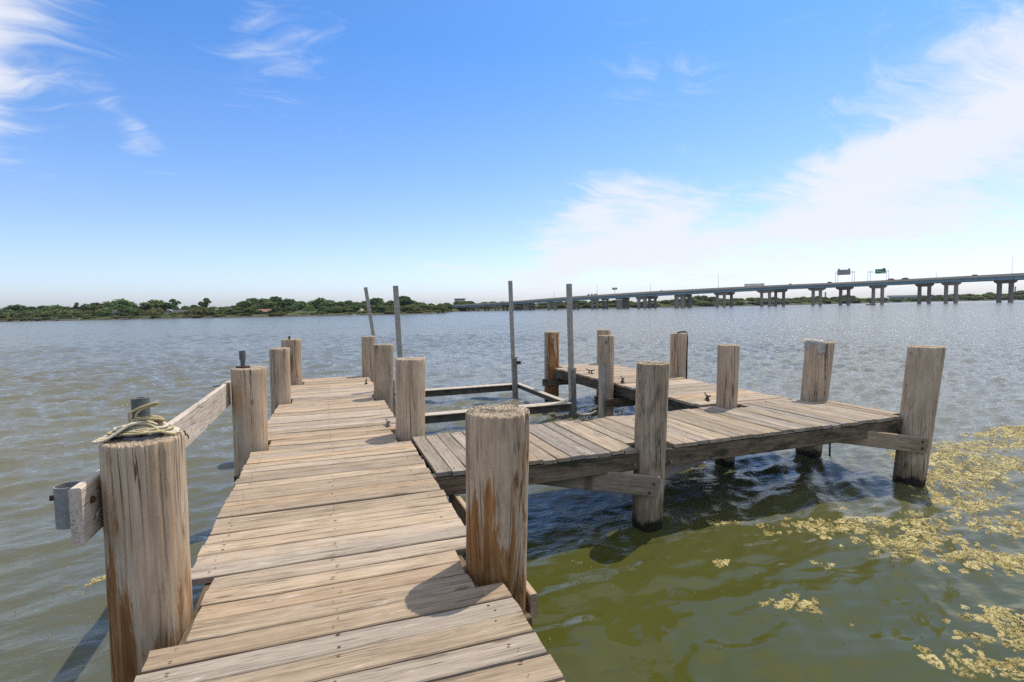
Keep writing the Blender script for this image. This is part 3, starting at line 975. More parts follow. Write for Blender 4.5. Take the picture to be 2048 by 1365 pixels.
def bpart(name, mb, mat, parent=None):
    mb.v = [tuple(BI @ Vector(v)) for v in mb.v]
    return mb.obj(name, mat, parent or bridge)


def strip(px0, px1, f0, f1, d0, d1, n=60):
    """a long beam along the bridge: heights f0..f1, between offsets d0..d1 behind its near face"""
    mb = MB()
    vs, fs = [], []
    for px in np.linspace(px0, px1, n):
        d = bdepth(px)
        for (dd, f) in ((d0, f0), (d0, f1), (d1, f1), (d1, f0)):
            vs.append(at(px, d + dd, f(px)))
    for i in range(n - 1):
        for k in range(4):
            k2 = (k + 1) % 4
            fs.append((i * 4 + k, i * 4 + 4 + k, i * 4 + 4 + k2, i * 4 + k2))
    fs += [(0, 1, 2, 3), tuple((n - 1) * 4 + k for k in (3, 2, 1, 0))]
    mb.add(vs, fs)
    return mb


par = lambda p: 0.42 * (btop(p) - bbot(p))
bpart('parapet', strip(860, 2700, lambda p: btop(p) - par(p), btop, -0.35, 0.0), M_conc)
bpart('parapet', strip(860, 2700, lambda p: btop(p) - par(p), lambda p: btop(p) - 0.03, 11.0, 11.3), M_conc)
bpart('road_deck', strip(860, 2700, lambda p: btop(p) - par(p) - 0.05, lambda p: btop(p) - par(p) + 0.15, 0.003, 10.997), M_conc)
for dd in (0.1, 3.6, 7.2, 10.6):
    bpart('girder', strip(880, 2700, bbot, lambda p: btop(p) - par(p) - 0.053, dd, dd + 0.35), M_blue)
for px in np.arange(900, 2690, 34):                                           # web stiffeners on the near girder
    mb = MB(); a, d = at(px, bdepth(px) - 0.02, 0), 0
    mb.box(a.x - .06, a.x + .06, a.y - .08, a.y + .1, bbot(px) + .02, btop(px) - par(px) - 0.06)
    bpart('stiffener', mb, M_blue)
BENTS = [(2006, 8.7, 8.6, 35), (1898.5, 7.2, 7.6, 31), (1845.5, 7, 7.6, 30), (1753, 6.6, 7.3, 30), (1687, 6.5, 6.6, 30), (1631.8, 6.4, 6.2, 31), (1558, 6, 7, 28), (1530, 6, 7, 32),
         (1455, 6, 6.5, 26), (1441, 6, 6.5, 26), (1373, 9, 5.8, 20), (1359, 9, 5.8, 20), (1305, 6, 5.5, 22), (1284, 7, 6, 24), (1252, 6, 3.5, 15), (1239, 8, 2, 16), (1211, 5, 3.2, 16), (1190, 5, 4.5, 18),
         (1153, 6, 4, 14), (1105, 8, 6, 20), (1065, 5, 3.2, 12), (1053, 5, 3, 12), (1040, 4, 3.0, 12), (1026, 5, 3.0, 12), (1012, 5, 3.5, 13), (995, 4, 3, 12), (975, 4, 3, 12), (955, 4, 3, 12), (936, 4, 3, 12)]
for i, (px, cw, half, capw) in enumerate(BENTS):
    off = 2.2 if i % 2 else 6.5
    d = bdepth(px) + off
    s = d / 1060
    zc = bbot(px) - 0.05
    o = empty('pier', at(px, d, 0) - bridge.location)
    o.parent = bridge
    face_cam_rot = math.atan2(-(at(px, d).x), at(px, d).y)
    o.rotation_euler = (0, 0, face_cam_rot)
    for sx in (-1, 1):
        mb = MB()
        r = cw * s / 2
        n = 10
        mb.tube([(sx * half * s, 0, -2.5), (sx * half * s, 0, zc - 0.8)], [r, r * .98], n)
        mb.obj('column', M_pier, o)
    W, hcap = capw * s / 2, 1.35 if px > 1250 else 0.7
    mb = MB()
    pts = [(-W, zc), (W, zc), (W, zc - hcap * .45), (half * s + cw * s * .5, zc - hcap), (-half * s - cw * s * .5, zc - hcap), (-W, zc - hcap * .45)]
    dd = 0.75
    vs = [(x, -dd, z) for x, z in pts] + [(x, dd, z) for x, z in pts]
    k = len(pts)
    mb.add(vs, [tuple(range(k))[::-1], tuple(range(k, 2 * k))] + [(a, (a + 1) % k, (a + 1) % k + k, a + k) for a in range(k)])
    mb.obj('cap', M_pier, o)


def bridge_pt(px, off, dz=0.0):
    return at(px, bdepth(px) + off, btop(px) - par(px) + 0.15 + dz)


# gantry signs
def gantry(pxl, pxr, sl, sr, y0, y1, mat, label, extra):
    d = bdepth((pxl + pxr) / 2) + 5
    s = d / 1060
    pc = (pxl + pxr) / 2
    base = bridge_pt(pc, 5)
    o = empty('road_sign', base, label=label, cat='road sign')
    face_cam(o, pc)
    zt = height(pc, (y0 + y1) / 2, d) - base.z
    X = lambda p: (p - pc) * s * 0.84 / 0.84
    for p in (pxl, pxl + 4, pxr - 4, pxr):
        mb = MB(); mb.tube([(X(p), (0.4 if p in (pxl, pxr) else -0.4), 0), (X(p), (0.4 if p in (pxl, pxr) else -0.4), zt + .3)], 0.09, 6); mb.obj('post', M_steel, o)
    for yy, zz in ((0.4, .3), (-.4, .3), (0.4, -.3), (-.4, -.3)):
        mb = MB(); mb.tube([(X(pxl), yy, zt + zz), (X(pxr), yy, zt + zz)], 0.06, 6); mb.obj('crossbar', M_steel, o)
    za, zb = height(pc, y1, d) - base.z, height(pc, y0, d) - base.z
    mb = MB(); mb.box(X(sl), X(sr), -0.62, -0.55, za, zb); pn = mb.obj('panel', mat, o)
    if mat is M_green:
        for (a, b, c, e) in ((.18, .30, .35, .72), (.42, .52, .35, .72), (.60, .88, .2, .34)):
            q = MB(); q.box(X(sl + (sr - sl) * a), X(sl + (sr - sl) * b), -0.645, -0.623, za + (zb - za) * c, za + (zb - za) * e); q.obj('legend', W_white, pn)
        q = MB(); q.box(X(sr - 5), X(sr - 1), -0.62, -0.55, zb + .003, zb + .4); q.obj('exit_tab', mat, pn)
    else:
        for a in (0.05, 0.82):
            q = MB(); q.box(X(sl + (sr - sl) * a), X(sl + (sr - sl) * (a + .13)), -0.62, -0.55, zb + .003, zb + .55); q.obj('tab', mat, pn)
        for a in np.linspace(0.05, .95, 6):
            q = MB(); q.box(X(sl + (sr - sl) * a) - .03, X(sl + (sr - sl) * a) + .03, -0.68, -0.623, za, zb); q.obj('rib', M_steel, pn)


gantry(1671, 1703, 1674, 1696, 540.5, 551, simple('sign_back', (0.22, 0.21, 0.20), (0.30, 0.29, 0.275), 1.0, 0.6), 'grey back of a wide overhead sign on its gantry over the bridge', 0)
gantry(1736, 1770, 1748, 1765, 539.5, 548.5, M_green, 'green overhead sign on the gantry to the right over the bridge', 0)
d = bdepth(1230) + 4
o = empty('road_sign', bridge_pt(1230, 4), label='small green sign on one post over the middle of the bridge', cat='road sign'); face_cam(o, 1230)
zc = height(1230, 578, d) - o.location.z
mb = MB(); mb.tube([(0, 0, 0), (0, 0, zc - .5)], .1, 6); mb.obj('post', M_steel, o)
mb = MB(); mb.box(-1.25, 1.25, -.05, .05, zc - .55, zc + .5); mb.obj('panel', M_green, o)
mb = MB(); mb.box(-.8, .7, -.075, -.053, zc - .1, zc + .2); mb.obj('legend', W_white, o)
lamps = [(1109.5, 584), (1195, 571), (1301, 568), (1436, 552), (1868, 544), (2018, 514)]
lnote = ['left of the lift poles', 'above the car carrier', 'right of the single green sign', 'left of the white truck', 'between the gantries and the tallest mast', 'tallest, at the right end of the bridge']
for (px, y), nt in zip(lamps, lnote):
    o = empty('lamp_post', bridge_pt(px, 0.5), label='thin grey lamp mast on the bridge ' + nt, cat='lamp post')
    zt = height(px, y, bdepth(px) + .5) - o.location.z
    mb = MB(); mb.tube([(0, 0, 0), (0, 0, zt)], [.09, .04], 6); mb.obj('pole', M_steel, o)
    mb = MB(); mb.tube([(0, 0, zt), (0, .7, zt + .1)], [.045, .06], 6); mb.obj('lamp_arm', M_steel, o)
M_tyre = simple('tyre', (0.01, 0.01, 0.01), (0.02, 0.02, 0.02), 5, 0.9)


def along(px):
    a, b = bridge_pt(px - 5, 0), bridge_pt(px + 5, 0)
    v = b - a
    return math.atan2(v.y, v.x), -math.asin(v.normalized().z)


def vehicle(px, wpx, hpx, matb, label, kind='car', off=2.0):
    s = bdepth(px) / 1060
    L, Hh = wpx * s / 0.95, hpx * s
    lift = par(px) * 0.62
    o = empty({'car': 'car', 'truck': 'truck', 'carrier': 'truck'}[kind], bridge_pt(px, off, 0.0), label=label, cat='car' if kind == 'car' else 'truck')
    ya, _ = along(px)
    o.rotation_euler = (0, 0, ya)
    Hh += lift
    if kind == 'car':
        pts = [(-.5, .2), (-.5, .58), (-.36, .62), (-.22, 1.0), (.14, 1.0), (.30, .66), (.49, .55), (.5, .2)]
        Wd = 1.0
        vs = [(x * L, -Wd / 2, z * Hh) for x, z in pts] + [(x * L, Wd / 2, z * Hh) for x, z in pts]
        k = len(pts)
        mb = MB(); mb.add(vs, [tuple(range(k))[::-1], tuple(range(k, 2 * k))] + [(a, (a + 1) % k, (a + 1) % k + k, a + k) for a in range(k)]); mb.obj('body', matb, o)
        mb = MB(); mb.box(-.20 * L, .13 * L, -Wd / 2 - .015, Wd / 2 + .015, Hh * .68, Hh * .92); mb.obj('window', M_glass, o)
        for x in (-.32, .32):
            mb = MB(); mb.tube([(x * L, -Wd / 2 - .03, .18 * Hh), (x * L, Wd / 2 + .03, .18 * Hh)], .18 * Hh, 10); mb.obj('wheel', M_tyre, o)
    else:
        if kind == 'truck':
            mb = MB(); mb.box(-.5 * L, .32 * L, -.6, .6, .3 * Hh, .94 * Hh); mb.obj('trailer', matb, o)
            mb = MB(); mb.box(.345 * L, .46 * L, -.55, .55, .2 * Hh, 1.0 * Hh); mb.obj('cab', W_white, o)
        else:
            mb = MB(); mb.box(-.5 * L, .4 * L, -.5, .5, .42 * Hh, .5 * Hh); mb.obj('trailer', W_grey, o)
            for x in (-.42, -.1, .2):
                mb = MB(); mb.box(x * L, (x + .16) * L, -.45, .45, .5 * Hh, .85 * Hh); mb.obj('load', matb, o)
            mb = MB(); mb.box(.405 * L, .5 * L, -.5, .5, .2 * Hh, .95 * Hh); mb.obj('cab', W_white, o)
        for x in (-.42, -.34, .2, .42):
            mb = MB(); mb.tube([(x * L, -.62, .15 * Hh), (x * L, .62, .15 * Hh)], .15 * Hh, 10); mb.obj('wheel', M_tyre, o)
    return o


C_dark, C_or, C_red = paint('dark_car_paint', (0.05, 0.05, 0.055), 0.4), paint('orange_car_paint', (0.28, 0.13, 0.06), 0.4), paint('maroon_car_paint', (0.12, 0.05, 0.04), 0.4)
vehicle(1508, 36, 6.5, W_white, 'long white lorry crossing the middle of the bridge', 'truck')
vehicle(1185, 20, 4.5, W_grey, 'pale car carrier lorry left of the single green sign', 'carrier')
vehicle(1779, 16, 4.0, C_or, 'orange brown car right of the green gantry sign')
vehicle(1807, 17, 4.0, C_red, 'maroon car following just right of the orange brown one')
vehicle(1657, 11, 3.2, C_dark, 'dark car just left of the grey gantry sign')
vehicle(1579, 7, 2.6, C_dark, 'small dark car between the lorry and the gantries')
vehicle(1945, 14, 3.4, C_dark, 'dark low car near the right end of the bridge')
vehicle(1323, 6, 2.4, C_red, 'tiny reddish car near the middle lamp mast')

# ================================================================ pilings
def pile_mesh(top, r0, r1, seed, n=72, cracks=9):
    """a trimmed log standing at the local origin (waterline); top is the local position of its upper end"""
    r = np.random.default_rng(seed)
    th = np.linspace(0, 2 * np.pi, n, endpoint=False)
    lump = 1 + 0.018 * np.sin(2 * th + r.uniform(0, 6)) + 0.012 * np.sin(3 * th + r.uniform(0, 6)) + 0.006 * r.normal(size=n)
    notch = np.zeros(n)
    ctop = np.zeros(n)
    for c in r.choice(n, cracks, replace=False):
        notch[c] = r.uniform(0.02, 0.075)
        ctop[c] = r.uniform(0.3, 1.3)
    zs = np.concatenate([[-1.6, -0.4, 0.0], np.linspace(0.15, top[2] - 0.06, 11), [top[2] - 0.012, top[2]]])
    V, F, MI = [], [], []
    for i, z in enumerate(zs):
        t = (z + 1.6) / (top[2] + 1.6)
        rad = r0 + (r1 - r0) * max(0, z) / top[2]
        depth_ok = (top[2] - z) < ctop
        rr = rad * lump * (1 - np.where(depth_ok, notch * np.clip(1.2 - (top[2] - z) / np.maximum(ctop, .01), 0, 1), 0))
        if i == len(zs) - 1: rr = rr * 0.982
        rr = rr * (1 + 0.004 * r.normal(size=n))
        cx, cy = top[0] * z / top[2], top[1] * z / top[2]
        dz = 0.004 * r.normal(size=n) if i >= len(zs) - 2 else np.zeros(n)
        V += [(cx + rr[k] * math.cos(th[k]), cy + rr[k] * math.sin(th[k]), z + dz[k]) for k in range(n)]
    m = len(zs)
    for i in range(m - 1):
        for k in range(n):
            F.append((i * n + k, i * n + (k + 1) % n, (i + 1) * n + (k + 1) % n, (i + 1) * n + k)); MI.append(0)
    last = (m - 1) * n
    for q, fr in enumerate((0.72, 0.40, 0.15)):                                 # end grain, slightly dished
        o = len(V)
        for k in range(n):
            rr = r1 * lump[k] * fr * (1 - notch[k] * 0.8)
            V.append((top[0] + rr * math.cos(th[k]), top[1] + rr * math.sin(th[k]), top[2] - 0.004 * (1 - fr) + r.normal() * 0.0022))
        for k in range(n):
            F.append((last + k, last + (k + 1) % n, o + (k + 1) % n, o + k)); MI.append(1)
        last = o
    V.append((top[0], top[1], top[2] - 0.006))
    for k in range(n):
        F.append((last + k, last + (k + 1) % n, len(V) - 1)); MI.append(1)
    me = mesh_from('piling', V, F, [M_pile, M_top], False, MI)
    me.polygons.foreach_set('use_smooth', [mi == 0 for mi in MI])
    return me


# (x, y at deck level, top xyz, radius low, radius high, orange, dark, moss, label)
PILES = {
 'p1': ((-0.835, 2.885), (-0.82, 2.868, 1.745), .170, .166, .68, .0, .12, 'nearest thick piling at left with yellow rope around a pipe stub on top'),
 'p2': ((-0.805, 6.236), (-0.789, 6.238, 1.72), .162, .172, .12, .0, .15, 'left piling at the far end of the rail board, grey pipe on top'),
 'p3': ((-0.715, 9.066), (-0.70, 9.067, 1.728), .145, .152, .38, .08, .15, 'third piling up the left side of the main walkway, plain topped and brown streaked'),
 'p4': ((-0.657, 11.296), (-0.655, 11.296, 1.752), .178, .184, .55, .18, .1, 'farthest piling on the left side, with a thin rusty bolt standing on top'),
 'p5': ((0.85, 11.903), (0.87, 11.902, 1.727), .146, .147, .05, .12, .2, 'farthest piling on the right of the main walkway, beside the leaning lift pole'),
 'p6': ((0.861, 8.887), (0.883, 8.885, 1.738), .154, .158, .05, .32, .35, 'dark grey piling at the middle right of the main walkway'),
 'p7': ((0.879, 6.124), (0.906, 6.12, 1.745), .164, .172, .22, .0, .0, 'pale piling at the inner corner where the two walkways meet'),
 'p8': ((0.865, 2.80), (0.875, 2.75, 1.75), .168, .177, .80, .0, .25, 'thick near piling on the right with orange patches and a moss ringed top'),
 'p9': ((3.081, 4.579), (3.107, 4.561, 1.724), .151, .160, .18, .30, .7, 'mossy hollow topped piling in front of the cross walkway with braces bolted low'),
 'p10': ((5.02, 11.50), (5.03, 11.49, 1.70), .165, .17, .95, .05, .15, 'orange brown piling at the far left corner of the end platform'),
 'p11': ((4.85, 8.61), (4.86, 8.60, 1.755), .138, .145, .10, .08, .15, 'slim piling with a pale bumper strip on the inner edge of the end platform'),
 'p12': ((6.485, 11.633), (6.501, 11.625, 1.698), .17, .17, .05, .12, .1, 'piling at the far right corner of the end platform, half behind another'),
 'p13': ((6.654, 8.919), (6.668, 8.908, 1.719), .149, .157, .12, .05, .05, 'piling on the outer edge of the end platform with a dark strap hanging down it'),
 'p14': ((5.253, 5.944), (5.268, 5.931, 1.731), .131, .145, .05, .05, .05, 'slim grey piling at the joint of cross walkway and end platform'),
 'p15': ((6.816, 5.89), (6.90, 5.88, 1.707), .172, .19, .10, .0, .0, 'leaning piling with a grey rag draped over its top'),
 'p16': ((6.886, 4.474), (6.99, 4.46, 1.732), .165, .188, .08, .0, .1, 'large leaning piling at the far right corner of the cross walkway'),
}
PO = {}
for i, (k, (dk, top, r0, r1, orr, drk, mos, lab)) in enumerate(PILES.items()):
    f = 0.87 / (top[2] - 0.87)
    base = (dk[0] - (top[0] - dk[0]) * f, dk[1] - (top[1] - dk[1]) * f)
    big = k in ('p1', 'p8')
    me = pile_mesh((top[0] - base[0], top[1] - base[1], top[2]), r0, r1, 40 + i, 128 if big else 72, 22 if big else 9)
    o = link('piling', me, loc=(base[0], base[1], 0))
    o.color = (orr, drk, mos, 1)
    tag(o, lab, 'piling', 'wooden pilings of the dock')
    PO[k] = o


def on_pile(k, name, mb, mat, smooth=False):
    o = PO[k]
    mb.v = [tuple(Vector(v) - o.location) for v in mb.v]
    return mb.obj(name, mat, o, smooth)


def pipe_ring(mb, c, z0, z1, ro, ri, n=24):
    vs, fs = [], []
    for (r_, z) in ((ro, z0), (ro, z1), (ri, z1), (ri, z0)):
        vs += [(c[0] + r_ * math.cos(2 * math.pi * k / n), c[1] + r_ * math.sin(2 * math.pi * k / n), z) for k in range(n)]
    for i in range(4):
        j = (i + 1) % 4
        for k in range(n):
            k2 = (k + 1) % n
            fs.append((i * n + k, i * n + k2, j * n + k2, j * n + k))
    mb.add(vs, fs)


T1 = Vector(PILES['p1'][1])
pc1 = (T1.x - 0.012, T1.y + 0.03)
mb = MB(); pipe_ring(mb, pc1, 1.80, 1.925, .036, .018); on_pile('p1', 'pipe_stub', mb, M_pvc)
mb = MB(); pipe_ring(mb, pc1, 1.742, 1.80, .030, .018); on_pile('p1', 'pipe_neck', mb, M_rust)
mb = MB(); pipe_ring(mb, pc1, 1.735, 1.753, .082, .03); on_pile('p1', 'pipe_flange', mb, M_galv)
T2 = Vector(PILES['p2'][1]); pc2 = (T2.x - 0.06, T2.y + .03)
mb = MB(); pipe_ring(mb, pc2, 1.80, 1.90, .032, .018); on_pile('p2', 'pipe_stub', mb, M_pvc)
mb = MB(); pipe_ring(mb, pc2, 1.73, 1.80, .024, .015); on_pile('p2', 'pipe_neck', mb, M_pvc)
mb = MB(); pipe_ring(mb, pc2, 1.712, 1.735, .07, .02); on_pile('p2', 'pipe_flange', mb, M_rust)
T4 = Vector(PILES['p4'][1])
mb = MB(); mb.tube([(T4.x - .02, T4.y - .15, 1.55), (T4.x - .02, T4.y - .15, 1.82)], .018, 8); on_pile('p4', 'bolt', mb, M_rust)
# bumper strips
for k, dx, dy, segs in (('p10', -.165, -.05, [(.95, 1.42), (.42, .93)]), ('p11', -.115, -.10, [(.66, 1.25), (.05, .63)]), ('p6', .155, -.03, [(.25, 1.15)])):
    c = PILES[k][0]
    for (a, b) in segs:
        mb = MB(); mb.box(c[0] + dx - .022, c[0] + dx + .022, c[1] + dy - .03, c[1] + dy + .03, a, b)
        on_pile(k, 'bumper_strip', mb, M_bumper)

# ================================================================ walkways
ZD = 0.87
TH = 0.038


def plank_mesh(L, Wd, seed, mat, warp=0.004):
    """one deck plank; local X along it, top face at local z = 0"""
    r = random.Random(seed)
    segs = 4
    c = 0.005
    vs, fs = [], []
    cup = r.uniform(-0.002, 0.002)
    bow = r.uniform(-0.004, 0.004)
    for i in range(segs + 1):
        t = i / segs
        x = -L / 2 + L * t
        e0 = r.uniform(-0.0025, 0.0025); e1 = r.uniform(-0.0025, 0.0025)
        dz = bow * (1 - (2 * t - 1) ** 2) + r.uniform(-.0012, .0012) + (r.uniform(-.004, .006) if i in (0, segs) else 0)
        sk = r.uniform(-.004, .004) if i in (0, segs) else 0
        for (y, z, q) in ((-Wd / 2 + e0, -TH, 0), (-Wd / 2 + e0, -c, 0), (-Wd / 2 + c + e0, 0, 0), (0, cup, 0), (Wd / 2 - c + e1, 0, 0), (Wd / 2 + e1, -c, 0), (Wd / 2 + e1, -TH, 0)):
            vs.append((x + sk * (1 if y > 0 else -1), y, z + dz))
    n = 7
    for i in range(segs):
        for k in range(n):
            k2 = (k + 1) % n
            fs.append((i * n + k, (i + 1) * n + k, (i + 1) * n + k2, i * n + k2))
    fs.append(tuple(range(n)))
    fs.append(tuple(segs * n + k for k in reversed(range(n))))
    return mesh_from('plank', vs, fs, mat)


nail_mb = {}


def lay(root, axis, a0, a1, pitch, gap, lo, hi, mat, piles, nails, zj=0.003, edge=0.007, seed=0, skew=0.0):
    """planks laid side by side from a0 to a1; axis 'y': planks run along X, else along Y"""
    rd = random.Random(seed)
    a = a0
    i = 0
    nb = MB()
    while a + pitch * 0.6 < a1:
        wd = pitch - gap * rd.uniform(0.5, 1.5)
        l, h = lo(a), hi(a)
        l += rd.uniform(-edge, edge); h += rd.uniform(-edge, edge)
        for (px, py, pr) in piles:
            u, v = (py, px) if axis == 'y' else (px, py)
            if a - 0.012 < u + pr and a + wd + 0.012 > u - pr and (l - pr) < v < (h + pr):
                if v < (l + h) / 2: l = max(l, v + pr + rd.uniform(.012, .03))
                else: h = min(h, v - pr - rd.uniform(.012, .03))
        me = plank_mesh(h - l, wd, seed * 1000 + i, mat)
        o = link('plank', me, root)
        z = ZD - 0.002 + rd.uniform(-zj, zj)
        mid, cen = (l + h) / 2, a + wd / 2
        o.location = Vector((mid, cen, z) if axis == 'y' else (cen, mid, z)) - root.location
        ang = rd.uniform(-0.0022, 0.0022) + skew
        o.rotation_euler = (rd.uniform(-.006, .006), 0, ang if axis == 'y' else math.pi / 2 + ang)
        for nv in nails:
            if l + .03 < nv < h - .03:
                for q in (0.27, 0.73):
                    if rd.random() < .12: continue
                    jn, jm = nv + rd.gauss(0, .013), a + wd * q + rd.gauss(0, .012)
                    c = (jn, jm) if axis == 'y' else (jm, jn)
                    rr = rd.uniform(.0026, .0058)
                    el = rd.uniform(1.0, 2.4)
                    vs = []
                    for k in range(7):
                        t = 2 * math.pi * k / 7
                        dx, dy = rr * math.cos(t) * (el if axis == 'y' else 1), rr * math.sin(t) * (1 if axis == 'y' else el)
                        vs.append((c[0] + dx - root.location.x, c[1] + dy - root.location.y, z + .0075 - root.location.z))
                    nb.add(vs, [tuple(range(7))])
        a += pitch
        i += 1
    if nails:
        o = nb.obj('nails', M_nail, root)
        o['kind'] = 'stuff'


pl = lambda *ks: [(PILES[k][0][0], PILES[k][0][1], PILES[k][2] + .004) for k in ks]
GW = 'walkways of the wooden dock'
main = empty('boardwalk', (0, 1.2, 0), label='long main walkway of weathered crosswise planks leading away from the viewer', cat='walkway', group=GW)
cross = empty('boardwalk', (0.9, 4.55, 0), label='cross walkway branching off to the right on dark mossy beams', cat='walkway', group=GW)
plat = empty('boardwalk', (5.0, 6.0, 0), label='end platform running away from the outer end of the cross walkway', cat='walkway', group=GW)
lay(main, 'y', 0.30, 11.95, 0.1535, 0.0125, lambda a: -0.772 if a < 7 else -0.772 + (a - 7) * 0.022, lambda a: 0.828, M_plank, pl('p1', 'p2', 'p3', 'p4', 'p5', 'p6', 'p7', 'p8'), (-.66, .0, .70), seed=3, skew=-0.012)
lay(cross, 'x', 0.868, 6.93, 0.146, 0.009, lambda a: 4.535, lambda a: 5.985, M_plank2, pl('p7', 'p9', 'p14', 'p15', 'p16'), (4.62, 5.25, 5.9), zj=.005, edge=.010, seed=5)
lay(plat, 'y', 6.02, 11.72, 0.146, 0.008, lambda a: 4.99, lambda a: 6.53, M_plank, pl('p10', 'p11', 'p12', 'p13', 'p14', 'p15'), (), zj=.004, edge=.009, seed=8)


def beam(root, p0, p1, width=.18, thick=.045, mat=None, name='beam'):
    return board(name, p0, p1, width, thick, mat or M_beam, root, segs=5)


zb = ZD - TH - 0.003 - .085
for x in (-.66, -.02, .70):
    beam(main, (x, .35, zb - .005), (x, 11.8, zb - .005), .17)
for y in (2.62, 6.0, 8.75, 11.1):
    beam(main, (-.95, y, zb - .20), (1.0, y, zb - .20), .17)
beam(main, (-.72, 11.86, zb), (.78, 11.86, zb), .17)
for y in (4.565, 5.26, 5.955):
    beam(cross, (.80, y, zb - .01), (6.86, y, zb - .01), .175)
beam(cross, (6.845, 4.62, zb - .02), (6.845, 5.9, zb - .02), .165)
beam(cross, (3.27, 4.7, zb - .2), (3.27, 6.0, zb - .2), .17)
for x in (5.035, 5.75, 6.47):
    beam(plat, (x, 6.03, zb - .012), (x, 11.6, zb - .012), .175)
beam(plat, (5.06, 11.66, zb), (6.46, 11.66, zb), .165)
for y in (8.42, 8.80, 11.34):
    beam(plat, (4.72, y, zb - .215), (6.78, y, zb - .215), .17)
# knee braces bolted to the pilings
board('brace', (1.60, 4.90, .70), (3.06, 4.395, .505), .20, .045, M_brace, cross, segs=4)
board('brace', (5.60, 4.78, .72), (6.79, 4.30, .55), .19, .045, M_brace, cross, segs=4)
board('brace', (3.25, 4.76, .50), (4.35, 4.86, .73), .20, .05, M_brace, cross, segs=4)
board('brace', (1.06, 2.72, .615), (1.04, 4.75, .585), .14, .045, M_brace, main, segs=4)
for (r_, p_, ax) in ((cross, (2.98, 4.37, .55), 1), (cross, (2.93, 4.37, .47), 1), (cross, (6.72, 4.30, .60), 1), (cross, (6.72, 4.30, .52), 1)):
    mb = MB(); mb.tube([Vector(p_) - r_.location, Vector(p_) + Vector((0, -.018, 0)) - r_.location], .014, 6); mb.obj('bolt', M_rust, r_)
for (x, y, z) in ((2.86, 4.535, .72), (3.29, 4.535, .7), (6.66, 4.535, .70), (6.66, 4.535, .64), (5.12, 11.3, .5), (5.0, 8.4, .52)):
    mb = MB(); mb.tube([Vector((x, y, z)) - cross.location, Vector((x, y - .03, z)) - cross.location], .015, 6); mb.obj('bolt', M_cleat, cross)


def cleat(root, p, ang, L, mat, tilt=0.0):
    mb = MB()
    M = Matrix.Translation(Vector(p) - root.location) @ Matrix.Rotation(ang, 4, 'Z') @ Matrix.Rotation(tilt, 4, 'Y')
    h = L * 0.26
    arm = smooth_path([(-L / 2, 0, h * 1.28), (-L * .3, 0, h * .98), (-L * .12, 0, h * .86), (L * .12, 0, h * .86), (L * .3, 0, h * .98), (L / 2, 0, h * 1.28)], 3)
    rs = [L * .05 * (0.65 + 0.35 * math.sin(math.pi * i / (len(arm) - 1))) for i in range(len(arm))]
    mb.tube([M @ q for q in arm], rs, 8)
    for x in (-.13, .13):
        mb.tube([M @ Vector((x * L, 0, h * .9)), M @ Vector((x * L, 0, h * .3)), M @ Vector((x * L * 1.2, 0, .004))], [L * .045, L * .05, L * .08], 8)
    mb.box(-L * .26, L * .26, -L * .09, L * .09, 0.001, L * .03, M)
    return mb.obj('cleat', mat, root, True)


cleat(main, (.70, 10.60, ZD), math.pi / 2, .24, M_cleatd, .3)
cleat(main, (.72, 9.07, ZD), math.pi / 2, .22, M_cleat)
cleat(main, (.68, 6.64, ZD), math.pi / 2 + .1, .24, M_cleat)
cleat(cross, (3.06, 5.93, ZD + .004), .12, .30, M_cleat)
cleat(plat, (5.26, 10.0, ZD + .004), 1.9, .26, M_cleatd)
cleat(plat, (5.17, 8.56, ZD + .004), 1.2, .30, M_cleatd)
cleat(plat, (5.33, 6.43, ZD + .004), 1.2, .26, M_cleatd)

# rail board on the left pilings
rail = empty('rail_board', (-1.012, 2.66, 1.46), label='weathered diagonal looking rail board bolted outside the two left pilings', cat='rail board')
board('plank', (-1.012, 2.655, 1.47), (-1.012, 6.40, 1.445), .245, .045, M_rail, rail, segs=6)
mb = MB(); pipe_ring(mb, (-1.090 - rail.location.x, 2.80 - rail.location.y), 1.395 - 1.46, 1.575 - 1.46, .054, .048); mb.obj('pipe_sleeve', M_galv, rail)
mb = MB(); mb.tube([(-1.138 - rail.location.x, 2.78 - rail.location.y, .07), (-1.152 - rail.location.x, 2.775 - rail.location.y, .07)], .012, 6); mb.obj('bolt', M_rust, rail)
mb = MB(); mb.tube([(.0226, .08, .055), (.032, .08, .055)], .016, 7); mb.obj('bolt', M_rust, rail)
mb = MB(); mb.tube(smooth_path([(.026, .09, -.05), (.031, .11, -.015), (.031, .15, -.01), (.026, .17, -.045)], 3), .004, 5); mb.obj('staple', M_galv, rail)
for (y, z) in ((1.55, .03), (1.62, -.01)):
    mb = MB(); mb.tube(smooth_path([(.0226, y, z), (.05, y + .01, z), (.055, y + .02, z - .03)], 3), .005, 5); mb.obj('nail', M_rust, rail)
mb = MB(); mb.tube([(-.10, 3.42, .10), (.02, 3.44, .105)], .006, 5); mb.obj('rod', M_rust, rail)

# rope around the pipe stub
rope = empty('rope', (pc1[0], pc1[1], 1.745), label='frayed yellow and white rope knotted round the pipe on the nearest left piling', cat='rope')


def strand(pts, r, mat):
    mb = MB(); mb.tube(smooth_path(pts, 6), r * 1.2, 7); mb.obj('strand', mat, rope, True)


